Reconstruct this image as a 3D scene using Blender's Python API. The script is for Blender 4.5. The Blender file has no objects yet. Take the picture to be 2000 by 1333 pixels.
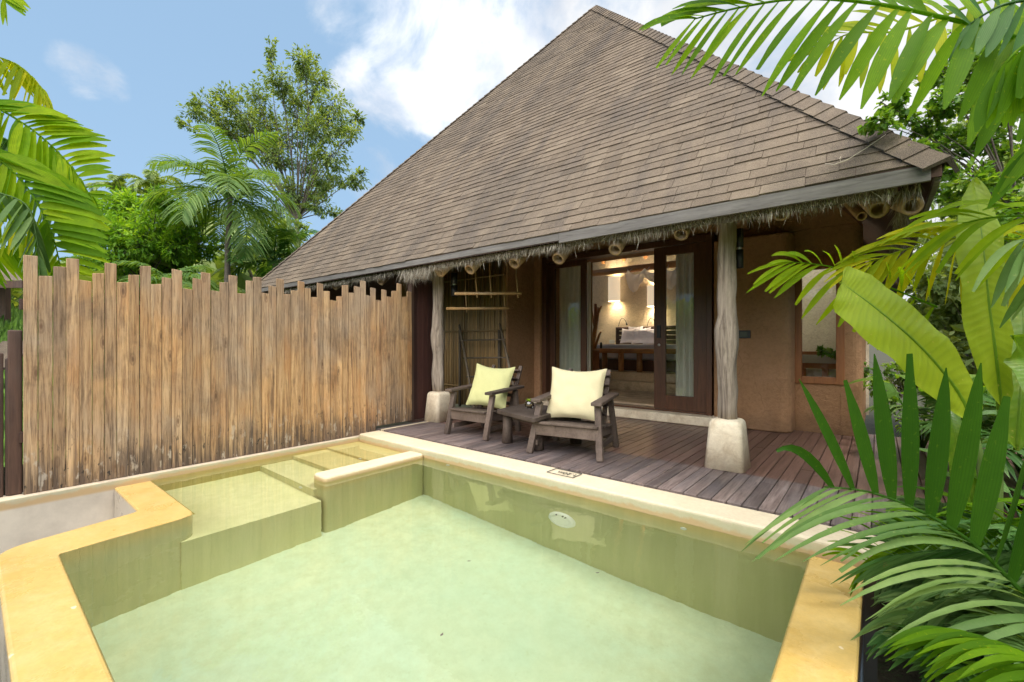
import bpy, bmesh, math, random
from mathutils import Vector, Matrix, noise as mnoise
R = math.radians
V = Vector
PI = math.pi
sc = bpy.context.scene
col = sc.collection
random.seed(7)

# ------------------------------------------------------------------ camera
F = 872.0; ANG = R(39.3); HY = 670.0; CH = 1.1          # focal (px of 2000), heading, horizon row, eye height over the deck
cam_d = bpy.data.cameras.new('camera'); cam = bpy.data.objects.new('camera', cam_d); col.objects.link(cam)
cam.location = (0, 0, CH); cam.rotation_euler = (PI/2, 0, ANG)
cam_d.sensor_width = 36; cam_d.lens = 36*F/2000; cam_d.shift_y = (HY-666.5)/2000
cam_d.clip_start = 0.05; cam_d.clip_end = 3000
sc.camera = cam
CA, SA = math.cos(ANG), math.sin(ANG)
def at(px, py, x=None, y=None, z=None, d=None):
    """point of the place seen at a measured spot of the photo, on a plane x=, y=, z= or at depth d"""
    r = (px-1000)/F; u = (HY-py)/F
    w = (-SA+CA*r, CA+SA*r, u)
    if x is not None: t = x/w[0]
    elif y is not None: t = y/w[1]
    elif z is not None: t = (z-CH)/w[2]
    else: t = d
    return V((w[0]*t, w[1]*t, CH+w[2]*t))

# ------------------------------------------------------------------ sky, sun, exposure
SUN_EL, SUN_AZ = R(68), R(12)        # azimuth measured from +X towards +Y
sd = V((math.cos(SUN_EL)*math.cos(SUN_AZ), math.cos(SUN_EL)*math.sin(SUN_AZ), math.sin(SUN_EL)))
w = bpy.data.worlds.new('World'); sc.world = w; w.use_nodes = True
nt = w.node_tree; nt.nodes.clear()
def N(nt, t, **k):
    n = nt.nodes.new(t)
    for a, b in k.items():
        if a.startswith('i_'):
            n.inputs[int(a[2:]) if a[2:].isdigit() else a[2:].replace('_', ' ')].default_value = b
        else: setattr(n, a, b)
    return n
out = N(nt, 'ShaderNodeOutputWorld'); bg = N(nt, 'ShaderNodeBackground'); bg.inputs[1].default_value = 0.15
sky = N(nt, 'ShaderNodeTexSky'); sky.sky_type = 'NISHITA'; sky.sun_disc = False
sky.sun_elevation = SUN_EL; sky.sun_rotation = PI/2-SUN_AZ; sky.air_density = 1.0; sky.dust_density = 1.0; sky.ozone_density = 1.5
L = nt.links.new
tc = N(nt, 'ShaderNodeTexCoord')
# clouds: noise broken up inside soft patches that lie in given directions of the sky
def mathn(op, a, b=None, clamp=False):
    n = N(nt, 'ShaderNodeMath', operation=op, use_clamp=clamp)
    for i, s in enumerate((a, b)):
        if s is None: continue
        if isinstance(s, (int, float)): n.inputs[i].default_value = s
        else: L(s, n.inputs[i])
    return n.outputs[0]
nz = N(nt, 'ShaderNodeTexNoise'); nz.inputs['Scale'].default_value = 4.6; nz.inputs['Detail'].default_value = 9; nz.inputs['Roughness'].default_value = .6
nz.inputs['Distortion'].default_value = .3
L(tc.outputs['Generated'], nz.inputs['Vector'])
def patch(px, py, rad, soft, amp):
    d = (at(px, py, d=1)-V((0, 0, CH))).normalized()
    dp = N(nt, 'ShaderNodeVectorMath', operation='DOT_PRODUCT'); L(tc.outputs['Generated'], dp.inputs[0]); dp.inputs[1].default_value = d
    mr = N(nt, 'ShaderNodeMapRange', interpolation_type='SMOOTHSTEP'); L(dp.outputs['Value'], mr.inputs[0])
    mr.inputs[1].default_value = math.cos(R(rad+soft)); mr.inputs[2].default_value = math.cos(R(rad)); mr.inputs[3].default_value = 0; mr.inputs[4].default_value = amp
    return mr.outputs[0]
tot = None
for p in ((150, 140, .4, 3.6, .60), (195, 150, .3, 3.0, .56), (225, 175, .2, 2.0, .5), (770, 180, 2.5, 7, .52), (960, 60, 9, 9, .74), (730, 345, 1.5, 4.5, .66), (1400, 60, 18, 10, .8), (1800, 280, 22, 10, .8), (680, 20, 1, 5, .46), (-6000, 300, 10, 6, .7), (1000, -2500, 25, 15, .7)):
    o = patch(*p); tot = o if tot is None else mathn('MAXIMUM', tot, o)
gen = mathn('MULTIPLY', mathn('SUBTRACT', nz.outputs[0], .5), 1.7)
m = mathn('ADD', mathn('ADD', tot, gen), -.36)
mr = N(nt, 'ShaderNodeMapRange', interpolation_type='SMOOTHSTEP'); L(m, mr.inputs[0]); mr.inputs[1].default_value = .0; mr.inputs[2].default_value = .5
hz = N(nt, 'ShaderNodeSeparateXYZ'); L(tc.outputs['Generated'], hz.inputs[0])
hr = N(nt, 'ShaderNodeMapRange'); L(hz.outputs[2], hr.inputs[0]); hr.inputs[1].default_value = .5; hr.inputs[2].default_value = -.02; hr.inputs[3].default_value = .75; hr.inputs[4].default_value = .9
base = N(nt, 'ShaderNodeMixRGB'); L(hr.outputs[0], base.inputs[0]); L(sky.outputs[0], base.inputs[1]); base.inputs[2].default_value = (1.75, 2.7, 3.75, 1)
nz2 = N(nt, 'ShaderNodeTexNoise'); nz2.inputs['Scale'].default_value = 7; nz2.inputs['Detail'].default_value = 6; L(tc.outputs['Generated'], nz2.inputs['Vector'])
cc = N(nt, 'ShaderNodeValToRGB'); L(nz2.outputs[0], cc.inputs[0]); cc.color_ramp.elements[0].position = .36; cc.color_ramp.elements[1].position = .6
cc.color_ramp.elements[0].color = (3.2, 3.4, 3.75, 1); cc.color_ramp.elements[1].color = (4.7, 4.7, 4.7, 1)
bk = patch(860, 60, 3, 12, .3); bm_ = N(nt, 'ShaderNodeVectorMath', operation='SCALE'); L(cc.outputs[0], bm_.inputs[0]); L(mathn('ADD', bk, 1.0), bm_.inputs['Scale'])
mx = N(nt, 'ShaderNodeMixRGB'); L(mr.outputs[0], mx.inputs[0]); L(base.outputs[0], mx.inputs[1]); L(bm_.outputs[0], mx.inputs[2])
def lobe(az, el, rad, soft, colr, prev):      # unseen cloud banks added to fill the veranda, round the sun and behind the viewpoint
    d = V((math.cos(R(el))*math.cos(R(az)), math.cos(R(el))*math.sin(R(az)), math.sin(R(el))))
    dp = N(nt, 'ShaderNodeVectorMath', operation='DOT_PRODUCT'); L(tc.outputs['Generated'], dp.inputs[0]); dp.inputs[1].default_value = d
    m_ = N(nt, 'ShaderNodeMapRange', interpolation_type='SMOOTHSTEP'); L(dp.outputs['Value'], m_.inputs[0]); m_.inputs[1].default_value = math.cos(R(rad+soft)); m_.inputs[2].default_value = math.cos(R(rad))
    x_ = N(nt, 'ShaderNodeMixRGB'); L(m_.outputs[0], x_.inputs[0]); L(prev, x_.inputs[1]); x_.inputs[2].default_value = (*colr, 1); return x_.outputs[0]
sky_col = mx.outputs[0]
sky_col = lobe(0, 66, 6, 28, (14, 13.5, 12.8), sky_col)
sky_col = lobe(-75, 38, 14, 28, (26, 25.2, 24.2), sky_col)
L(sky_col, bg.inputs[0]); L(bg.outputs[0], out.inputs[0])
w.cycles.sampling_method = 'MANUAL'; w.cycles.sample_map_resolution = 512

sun_d = bpy.data.lights.new('sun', 'SUN'); sun_d.energy = 1.75; sun_d.angle = R(16); sun_d.color = (1, .95, .86)
sun = bpy.data.objects.new('sun', sun_d); col.objects.link(sun); sun.rotation_euler = sd.to_track_quat('Z', 'Y').to_euler()
sun.location = (0, 0, 30)
sun_d.cycles.is_caustics_light = True
sc.view_settings.view_transform = 'Standard'; sc.view_settings.look = 'None'; sc.view_settings.gamma = 1; sc.view_settings.exposure = 0.58
sc.render.engine = 'CYCLES'
cy = sc.cycles
cy.use_denoising = True; cy.max_bounces = 9; cy.diffuse_bounces = 4; cy.glossy_bounces = 4; cy.transmission_bounces = 6; cy.transparent_max_bounces = 12
cy.sample_clamp_indirect = 6; cy.caustics_reflective = False; cy.caustics_refractive = True; cy.blur_glossy = .3

# ------------------------------------------------------------------ mesh helpers
class MB:
    def __init__(s): s.v = []; s.f = []; s.t = []; s.sm = []; s.u = []
    def add(s, vs, fs, tone=0.5, smooth=False, u=None):
        n = len(s.v); s.u.extend(u if u else [0]*len(vs)); s.v.extend([tuple(p) for p in vs]); s.t.extend([tone]*len(vs))
        for f in fs: s.f.append(tuple(i+n for i in f)); s.sm.append(smooth)
    def box(s, lo, hi, tone=.5, M=None):
        x0, y0, z0 = lo; x1, y1, z1 = hi
        vs = [V(p) for p in ((x0,y0,z0),(x1,y0,z0),(x1,y1,z0),(x0,y1,z0),(x0,y0,z1),(x1,y0,z1),(x1,y1,z1),(x0,y1,z1))]
        if M is not None: vs = [M @ p for p in vs]
        s.add(vs, [(0,3,2,1),(4,5,6,7),(0,1,5,4),(1,2,6,5),(2,3,7,6),(3,0,4,7)], tone)
    def bar(s, a, b, w, h, up=(0,0,1), tone=.5):
        """rectangular bar from a to b, w across, h along up"""
        a = V(a); b = V(b); d = (b-a).normalized(); x = d.cross(V(up)).normalized(); u = x.cross(d)
        vs = []
        for p in (a, b):
            for sx, su in ((-1,-1),(1,-1),(1,1),(-1,1)): vs.append(p+x*sx*w/2+u*su*h/2)
        s.add(vs, [(0,1,2,3),(7,6,5,4),(0,4,5,1),(1,5,6,2),(2,6,7,3),(3,7,4,0)], tone)
    def tube(s, pts, rad, n=8, tone=.5, cap=True, smooth=True, jit=0):
        pts = [V(p) for p in pts]; m = len(pts)
        if not isinstance(rad, (list, tuple)): rad = [rad]*m
        vs = []; fs = []
        d0 = (pts[1]-pts[0]).normalized(); x = d0.orthogonal().normalized()
        for i, p in enumerate(pts):
            d = (pts[min(i+1, m-1)]-pts[max(i-1, 0)]).normalized()
            x = (x-d*x.dot(d)).normalized(); y = d.cross(x)
            for k in range(n):
                a = 2*PI*k/n; rr = rad[i]*(1+jit*mnoise.noise(V((math.cos(a)*1.3, math.sin(a)*1.3, i*.35+pts[0].x*3))))
                vs.append(p+x*math.cos(a)*rr+y*math.sin(a)*rr)
        for i in range(m-1):
            for k in range(n):
                fs.append((i*n+k, i*n+(k+1)%n, (i+1)*n+(k+1)%n, (i+1)*n+k))
        if cap: fs.append(tuple(range(n-1, -1, -1))); fs.append(tuple((m-1)*n+k for k in range(n)))
        s.add(vs, fs, tone, smooth)
    def lathe(s, c, prof, n=20, tone=.5, axis=None):
        c = V(c); M = Matrix.Identity(3) if axis is None else V(axis).normalized().to_track_quat('Z', 'Y').to_matrix()
        vs = []; fs = []
        for r, z in prof:
            for k in range(n):
                a = 2*PI*k/n; vs.append(c+M @ V((r*math.cos(a), r*math.sin(a), z)))
        for i in range(len(prof)-1):
            for k in range(n): fs.append((i*n+k, i*n+(k+1)%n, (i+1)*n+(k+1)%n, (i+1)*n+k))
        s.add(vs, fs, tone, True)
    def build(s, name, mat, parent=None, bevel=0, seg=2, loc=None):
        me = bpy.data.meshes.new(name)
        off = V(loc) if loc is not None else None
        me.from_pydata([tuple(V(p)-off) for p in s.v] if off is not None else s.v, [], s.f)
        at_ = me.attributes.new('tone', 'FLOAT', 'POINT'); at_.data.foreach_set('value', s.t)
        if any(s.u): au = me.attributes.new('across', 'FLOAT', 'POINT'); au.data.foreach_set('value', s.u)
        me.polygons.foreach_set('use_smooth', s.sm)
        if mat is not None: me.materials.append(mat)
        me.update()
        o = bpy.data.objects.new(name, me); col.objects.link(o)
        if off is not None: o.location = off
        if parent is not None:
            o.parent = parent
            if off is None: o.location = -parent.location if parent.rotation_euler.z == 0 else o.location
        if bevel:
            md = o.modifiers.new('bevel', 'BEVEL'); md.width = bevel; md.segments = seg; md.limit_method = 'ANGLE'; md.angle_limit = R(40)
            md.harden_normals = False
        return o
def tag(o, label=None, cat=None, group=None, kind=None):
    if label: o['label'] = label
    if cat: o['category'] = cat
    if group: o['group'] = group
    if kind: o['kind'] = kind
    return o
def thing(name, label, cat, loc=(0,0,0), group=None):
    o = bpy.data.objects.new(name, None); o.empty_display_size = .1; col.objects.link(o); o.location = loc
    return tag(o, label, cat, group)
def rnd_poly(pts, rad):
    out = []
    n = len(pts)
    for i, p in enumerate(pts):
        p = V(p).to_2d() if len(p) == 3 else V((p[0], p[1])); a = V(pts[i-1][:2]); b = V(pts[(i+1) % n][:2])
        r = rad[i]
        if r <= 0: out.append((p.x, p.y)); continue
        da = (a-p).normalized(); db = (b-p).normalized()
        p0 = p+da*r; p2 = p+db*r
        for k in range(7):
            t = k/6; q = p0*(1-t)**2+p*2*t*(1-t)+p2*t*t; out.append((q.x, q.y))
    return out
def prism(name, poly, z0, z1, mat, parent=None, bevel=.012, seg=3):
    bm = bmesh.new(); vs = [bm.verts.new((x, y, z0)) for x, y in poly]
    f = bm.faces.new(vs); r = bmesh.ops.extrude_face_region(bm, geom=[f])
    for v in [g for g in r['geom'] if isinstance(g, bmesh.types.BMVert)]: v.co.z = z1
    bmesh.ops.recalc_face_normals(bm, faces=bm.faces)
    me = bpy.data.meshes.new(name)
    bm.to_mesh(me); bm.free(); me.materials.append(mat)
    o = bpy.data.objects.new(name, me); col.objects.link(o)
    if parent is not None: o.parent = parent; o.location = -parent.location
    if bevel:
        md = o.modifiers.new('bevel', 'BEVEL'); md.width = bevel; md.segments = seg; md.limit_method = 'ANGLE'; md.angle_limit = R(50)
        for p in me.polygons: p.use_smooth = False
    return o
def lerp(a, b, t): return a+(b-a)*t
def bez(a, b, c, t): return a*(1-t)**2+b*2*t*(1-t)+c*t*t

# ------------------------------------------------------------------ materials
MATS = {}
def mat(name, fn):
    m = bpy.data.materials.new(name); m.use_nodes = True; nt = m.node_tree; nt.nodes.clear()
    o = nt.nodes.new('ShaderNodeOutputMaterial'); fn(nt, o); MATS[name] = m; return m
def rgba(c): return (c[0], c[1], c[2], 1)
def coords(nt, scale=(1,1,1), attr_shift=0):
    g = N(nt, 'ShaderNodeNewGeometry'); v = g.outputs['Position']
    if attr_shift:
        a = N(nt, 'ShaderNodeAttribute', attribute_name='tone')
        mm = N(nt, 'ShaderNodeVectorMath', operation='SCALE'); mm.inputs[0].default_value = (attr_shift, attr_shift*1.7, attr_shift*2.3); nt.links.new(a.outputs['Fac'], mm.inputs['Scale'])
        ad = N(nt, 'ShaderNodeVectorMath', operation='ADD'); nt.links.new(v, ad.inputs[0]); nt.links.new(mm.outputs[0], ad.inputs[1]); v = ad.outputs[0]
    mp = N(nt, 'ShaderNodeMapping'); mp.inputs['Scale'].default_value = scale; nt.links.new(v, mp.inputs[0])
    return mp.outputs[0]
def noise(nt, vec, scale, detail=5, rough=.6, dist=0):
    n = N(nt, 'ShaderNodeTexNoise'); n.inputs['Scale'].default_value = scale; n.inputs['Detail'].default_value = detail
    n.inputs['Roughness'].default_value = rough; n.inputs['Distortion'].default_value = dist; nt.links.new(vec, n.inputs['Vector']); return n.outputs[0]
def ramp(nt, fac, stops):
    r = N(nt, 'ShaderNodeValToRGB'); nt.links.new(fac, r.inputs[0]); e = r.color_ramp.elements
    while len(e) < len(stops): e.new(.5)
    for i, (p, c) in enumerate(stops):
        e[i].position = p; e[i].color = rgba(c) if not isinstance(c, (int, float)) else (c, c, c, 1)
    return r.outputs[0]
def mixc(nt, f, a, b, mode='MIX'):
    n = N(nt, 'ShaderNodeMixRGB', blend_type=mode)
    for i, s in enumerate((f, a, b)):
        if isinstance(s, (int, float)): n.inputs[i].default_value = s if i == 0 else (s, s, s, 1)
        elif isinstance(s, tuple): n.inputs[i].default_value = rgba(s)
        else: nt.links.new(s, n.inputs[i])
    return n.outputs[0]
def mth(nt, op, a, b=0, clamp=False):
    n = N(nt, 'ShaderNodeMath', operation=op, use_clamp=clamp)
    for i, s in enumerate((a, b)):
        if isinstance(s, (int, float)): n.inputs[i].default_value = s
        else: nt.links.new(s, n.inputs[i])
    return n.outputs[0]
def bump(nt, h, strength=.3, dist=.01):
    b = N(nt, 'ShaderNodeBump'); b.inputs['Strength'].default_value = strength; b.inputs['Distance'].default_value = dist; nt.links.new(h, b.inputs['Height']); return b.outputs[0]
def prin(nt, o, colr, rough=.7, nrm=None, spec=.5, metal=0, coat=0):
    p = N(nt, 'ShaderNodeBsdfPrincipled')
    if isinstance(colr, tuple): p.inputs['Base Color'].default_value = rgba(colr)
    else: nt.links.new(colr, p.inputs['Base Color'])
    if isinstance(rough, (int, float)): p.inputs['Roughness'].default_value = rough
    else: nt.links.new(rough, p.inputs['Roughness'])
    p.inputs['Specular IOR Level'].default_value = spec; p.inputs['Metallic'].default_value = metal; p.inputs['Coat Weight'].default_value = coat
    if nrm is not None: nt.links.new(nrm, p.inputs['Normal'])
    nt.links.new(p.outputs[0], o.inputs[0]); return p
def tone(nt): return N(nt, 'ShaderNodeAttribute', attribute_name='tone').outputs['Fac']
def posz(nt):
    g = N(nt, 'ShaderNodeNewGeometry'); s = N(nt, 'ShaderNodeSeparateXYZ'); nt.links.new(g.outputs['Position'], s.inputs[0]); return s.outputs[2]
def maprange(nt, v, a, b, c=0, d=1, smooth=True):
    n = N(nt, 'ShaderNodeMapRange'); n.interpolation_type = 'SMOOTHSTEP' if smooth else 'LINEAR'
    nt.links.new(v, n.inputs[0])
    for i, x in enumerate((a, b, c, d)): n.inputs[i+1].default_value = x
    return n.outputs[0]

def m_plaster(c1, c2, under, stain=True, wet=False, c3=None, box=True):
    def fn(nt, o):
        v = coords(nt)
        n1 = noise(nt, v, 1.6, 6, .65); n2 = noise(nt, v, 45, 4, .7); n3 = noise(nt, v, 7, 6, .7, .6)
        c = mixc(nt, ramp(nt, n1, [(.32, 0), (.68, 1)]), c1, c2)
        if c3: c = mixc(nt, ramp(nt, n3, [(.45, 0), (.72, .7)]), c, c3)
        c = mixc(nt, ramp(nt, n2, [(.3, .16), (.6, 0)]), c, (.25, .2, .1), 'MULTIPLY')
        if wet:   # skin worn off in flakes
            fl_ = noise(nt, v, 3.1, 5, .6, .3); c = mixc(nt, ramp(nt, fl_, [(.695, 0), (.70, .8)]), c, (.74, .62, .44))
            hl = noise(nt, v, 5, 8, .75, 1.5); c = mixc(nt, ramp(nt, hl, [(.49, 0), (.50, .22), (.51, 0)]), c, (.45, .30, .1))
        z = posz(nt)
        if stain:   # tide line of rust and algae just above the water
            zz = mth(nt, 'ADD', z, mth(nt, 'MULTIPLY', mth(nt, 'SUBTRACT', n3, .5), .09))
            side = N(nt, 'ShaderNodeNewGeometry'); sp = N(nt, 'ShaderNodeSeparateXYZ'); nt.links.new(side.outputs['Normal'], sp.inputs[0])
            vert = maprange(nt, mth(nt, 'ABSOLUTE', sp.outputs[2]), .35, .75, 1, 0)
            c = mixc(nt, mth(nt, 'MULTIPLY', maprange(nt, zz, -.01, -.05), mth(nt, 'MULTIPLY', vert, .55)), c, (.42, .42, .25))
            c = mixc(nt, mth(nt, 'MULTIPLY', maprange(nt, zz, -.055, -.085), mth(nt, 'MULTIPLY', vert, .7)), c, (.50, .30, .13))
        streak = noise(nt, coords(nt, (9, 9, .5)), 1.3, 4, .6)
        blot = ramp(nt, n1, [(.3, (under[0]*.92, under[1]*.95, under[2]*.85)), (.7, under)])
        blot = mixc(nt, mth(nt, 'MULTIPLY', maprange(nt, z, -.42, -.12), .75), blot, (.72, .52, .20))      # the yellow plaster shows where the water is shallow
        blot = mixc(nt, ramp(nt, streak, [(.35, .22), (.65, 0)]), blot, (under[0]*.55, under[1]*.6, under[2]*.4))
        gx = N(nt, 'ShaderNodeNewGeometry'); sx_ = N(nt, 'ShaderNodeSeparateXYZ'); nt.links.new(gx.outputs['Position'], sx_.inputs[0])
        rgt = mth(nt, 'GREATER_THAN', sx_.outputs[0], -.1)
        inx = mth(nt, 'MULTIPLY', mth(nt, 'LESS_THAN', sx_.outputs[0], -.2), mth(nt, 'GREATER_THAN', sx_.outputs[1], .25))
        dry = mth(nt, 'MULTIPLY', mth(nt, 'LESS_THAN', sx_.outputs[1], .9), mth(nt, 'LESS_THAN', sx_.outputs[0], -3.88))
        inside = mth(nt, 'MULTIPLY', inx, mth(nt, 'SUBTRACT', 1, dry))                    # only the wetted side of the walls is stained by the water
        outm = mth(nt, 'MULTIPLY', mth(nt, 'SUBTRACT', 1, inside), maprange(nt, z, -.105, -.13))
        c = mixc(nt, mth(nt, 'MULTIPLY', maprange(nt, z, -.101, -.112), inside), c, blot)
        c = mixc(nt, outm, c, mixc(nt, rgt, ramp(nt, n1, [(.35, (.38, .32, .26)), (.65, (.62, .54, .44))]), (.10, .065, .035)))
        rg = ramp(nt, n1, [(.35, .14 if wet else .6), (.62, .42 if wet else .8)])
        h = mth(nt, 'ADD', mth(nt, 'MULTIPLY', n2, .35), n3)
        prin(nt, o, c, rg, bump(nt, h, .25, .008), coat=.25 if wet else 0)
    return fn
YEL = mat('yellow_plaster', m_plaster((.57, .365, .10), (.60, .42, .15), (.58, .56, .33), False, True, (.62, .46, .20)))
CRM = mat('cream_plaster', m_plaster((.61, .51, .36), (.67, .58, .43), (.58, .56, .33)))
STEPM = mat('step_plaster', m_plaster((.75, .5, .15), (.78, .55, .2), (.72, .69, .43), False))
LOWW = mat('low_wall_plaster', m_plaster((.46, .37, .28), (.66, .55, .41), (.60, .49, .2), True, False, (.36, .30, .25)))
def f_floor(nt, o):
    v = coords(nt); n1 = noise(nt, v, 1.1, 7, .68, .4); n2 = noise(nt, v, 9, 6, .75)
    c = mixc(nt, ramp(nt, n1, [(.3, 0), (.7, 1)]), (.52, .66, .52), (.66, .68, .46))
    c = mixc(nt, ramp(nt, n2, [(.35, .45), (.62, 0)]), c, (.43, .47, .27))
    n4 = noise(nt, v, .55, 3, .5); c = mixc(nt, ramp(nt, n4, [(.4, 0), (.62, .5)]), c, (.46, .64, .53))
    n6 = noise(nt, v, 28, 4, .7); c = mixc(nt, ramp(nt, n6, [(.62, 0), (.7, .35)]), c, (.42, .48, .26))
    prin(nt, o, c, .8, bump(nt, n2, .2, .01))
FLOORM = mat('pool_floor_plaster', f_floor)
def f_water(nt, o):
    v = coords(nt); n = mth(nt, 'ADD', noise(nt, v, 3.2, 3, .5, .5), mth(nt, 'MULTIPLY', noise(nt, v, 16, 2, .5), .25))
    g = N(nt, 'ShaderNodeBsdfGlass'); g.inputs['IOR'].default_value = 1.333; g.inputs['Roughness'].default_value = 0
    g.inputs['Color'].default_value = (.95, .98, .90, 1)
    nt.links.new(bump(nt, n, .11, .012), g.inputs['Normal']); nt.links.new(g.outputs[0], o.inputs[0])
WATER = mat('water', f_water)
def m_wood(c1, c2, c3, scale=(22, 22, 1.4), rough=.75, bs=.35, shift=9, gap=None):
    def fn(nt, o):
        v = coords(nt, scale, shift); n1 = noise(nt, v, 1, 6, .65, .8); n2 = noise(nt, coords(nt, (scale[0]*4, scale[1]*4, scale[2]*3), shift), 1, 4, .7)
        n3 = noise(nt, coords(nt, (2.5, 2.5, 1.2), shift), 1, 5, .6)
        c = mixc(nt, ramp(nt, n1, [(.32, 0), (.66, 1)]), c1, c2)
        c = mixc(nt, ramp(nt, n3, [(.42, 0), (.66, .8)]), c, c3)
        c = mixc(nt, ramp(nt, n2, [(.3, .5), (.5, 0)]), c, (.3, .3, .3), 'MULTIPLY')
        t = tone(nt); c = mixc(nt, 1.0, c, ramp(nt, t, [(0, .62), (1, 1.3)]), 'MULTIPLY')
        prin(nt, o, c, rough, bump(nt, mth(nt, 'ADD', n1, n2), bs, .006))
    return fn
def f_fence(nt, o):
    v = coords(nt, (20, 20, 1.0), 11)
    n1 = noise(nt, v, 1, 8, .7, 1.4); fine = noise(nt, coords(nt, (110, 110, 5), 11), 1, 5, .72)
    big = noise(nt, coords(nt, (5, 5, 1.1), 3), 1, 6, .65); zone = noise(nt, coords(nt, (1.1, 1.1, .8), 0), 1.3, 4, .6)
    zone2 = noise(nt, coords(nt, (1.6, 1.6, 1.2), 0), 1.7, 5, .65, .6)
    c = ramp(nt, n1, [(.27, (.13, .075, .042)), (.40, (.40, .235, .115)), (.54, (.56, .355, .175)), (.76, (.69, .48, .27))])
    c = mixc(nt, ramp(nt, big, [(.50, 0), (.64, .75)]), c, (.47, .24, .095))                       # orange weathering
    c = mixc(nt, ramp(nt, zone, [(.42, .05), (.64, .75)]), c, ramp(nt, n1, [(.3, (.19, .145, .11)), (.7, (.49, .40, .30))]))     # silver grey areas
    c = mixc(nt, mth(nt, 'MULTIPLY', ramp(nt, zone2, [(.50, 0), (.66, 1)]), ramp(nt, n1, [(.3, .85), (.62, .2)])), c, (.13, .085, .06))
    dark = noise(nt, coords(nt, (16, 16, .9), 7), 1, 6, .72, .8)
    c = mixc(nt, ramp(nt, dark, [(.55, 0), (.68, .7)]), c, (.11, .07, .05))
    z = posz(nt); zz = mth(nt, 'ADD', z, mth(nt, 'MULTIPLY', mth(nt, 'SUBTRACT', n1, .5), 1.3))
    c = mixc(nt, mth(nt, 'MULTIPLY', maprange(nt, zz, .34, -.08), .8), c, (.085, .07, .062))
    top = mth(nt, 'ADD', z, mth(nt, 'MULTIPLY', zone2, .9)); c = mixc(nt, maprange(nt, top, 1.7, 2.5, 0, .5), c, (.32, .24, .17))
    spl = noise(nt, coords(nt, (14, 14, 6), 3), 1, 5, .65)
    c = mixc(nt, mth(nt, 'MULTIPLY', ramp(nt, spl, [(.58, 0), (.65, .8)]), maprange(nt, z, .6, -.02)), c, (.52, .46, .38))
    spk = noise(nt, coords(nt, (30, 30, 14), 3), 1, 3, .6); c = mixc(nt, mth(nt, 'MULTIPLY', ramp(nt, spk, [(.63, 0), (.68, .9)]), maprange(nt, z, .55, .0)), c, (.03, .03, .03))
    vo = N(nt, 'ShaderNodeTexVoronoi'); vo.inputs['Scale'].default_value = 1; nt.links.new(coords(nt, (7, 7, 2.6), 11), vo.inputs['Vector'])
    c = mixc(nt, ramp(nt, vo.outputs['Distance'], [(.05, .9), (.09, .3), (.13, .5), (.17, 0)]), c, (.17, .10, .06))
    c = mixc(nt, ramp(nt, fine, [(.34, .75), (.5, 0)]), c, (.33, .31, .28), 'MULTIPLY')
    c = mixc(nt, 1.0, c, ramp(nt, tone(nt), [(0, (.76, .73, .72)), (1, (1.14, 1.1, 1.06))]), 'MULTIPLY')
    h = mth(nt, 'ADD', mth(nt, 'MULTIPLY', fine, .5), n1)
    prin(nt, o, c, .85, bump(nt, h, .6, .006), spec=.25)
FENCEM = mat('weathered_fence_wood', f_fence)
DARKW = mat('dark_brown_wood', m_wood((.055, .028, .018), (.11, .055, .035), (.09, .06, .05)))
REDW = mat('dark_red_wood', m_wood((.045, .012, .008), (.085, .028, .018), (.06, .02, .015)))
GREYW = mat('silver_grey_wood', m_wood((.12, .088, .068), (.50, .415, .34), (.36, .29, .225), (26, 26, 1.6), .9, 1.0))
CHAIRW = mat('grey_brown_chair_wood', m_wood((.06, .04, .03), (.125, .088, .069), (.16, .118, .096), (14, 14, 14), .7, .45))
def f_deck(nt, o):
    n1 = noise(nt, coords(nt, (26, 1.6, 26), 13), 1, 7, .7, .8); n2 = noise(nt, coords(nt, (90, 4, 90), 13), 1, 4, .7); n3 = noise(nt, coords(nt, (3, 1.2, 3), 13), 1, 5, .65)
    wet = noise(nt, coords(nt, (2, 2, 2), 6), 1, 4, .6)
    c = ramp(nt, n1, [(.3, (.085, .06, .055)), (.5, (.17, .125, .115)), (.7, (.26, .205, .19))])
    c = mixc(nt, ramp(nt, n3, [(.45, 0), (.66, .75)]), c, (.10, .085, .09))
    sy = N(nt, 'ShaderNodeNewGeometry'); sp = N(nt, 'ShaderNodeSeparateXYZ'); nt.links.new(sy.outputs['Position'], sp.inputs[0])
    rear_mask = maprange(nt, mth(nt, 'ADD', sp.outputs[1], mth(nt, 'MULTIPLY', wet, .1)), 4.14, 4.22)        # boards turn a redder, smoother brown towards the house
    rear_brown = ramp(nt, n1, [(.3, (.095, .048, .037)), (.7, (.175, .095, .075))]); c = mixc(nt, mth(nt, 'MULTIPLY', rear_mask, .85), c, rear_brown)
    c = mixc(nt, ramp(nt, n2, [(.34, .6), (.5, 0)]), c, (.35, .35, .35), 'MULTIPLY')
    c = mixc(nt, 1.0, c, ramp(nt, tone(nt), [(0, .72), (1, 1.25)]), 'MULTIPLY')
    rg_ = mixc(nt, rear_mask, ramp(nt, wet, [(.4, .5), (.6, .75)]), (.33, .33, .33))
    prin(nt, o, c, rg_, bump(nt, mth(nt, 'ADD', n1, n2), .4, .006))
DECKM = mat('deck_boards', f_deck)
FASC = mat('grey_fascia_wood', m_wood((.12, .107, .10), (.26, .24, .225), (.17, .155, .146), (1.4, 22, 22), .9, .35))
DOORW = mat('door_frame_wood', m_wood((.075, .031, .016), (.14, .058, .028), (.10, .045, .024), (18, 18, 1.5), .4, .15))
WINW = mat('window_frame_wood', m_wood((.26, .095, .032), (.38, .15, .05), (.3, .11, .04), (18, 18, 1.5), .4, .15))
BAMB = mat('bamboo', m_wood((.30, .17, .07), (.46, .29, .12), (.26, .19, .11), (20, 20, 2), .5, .2))
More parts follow.
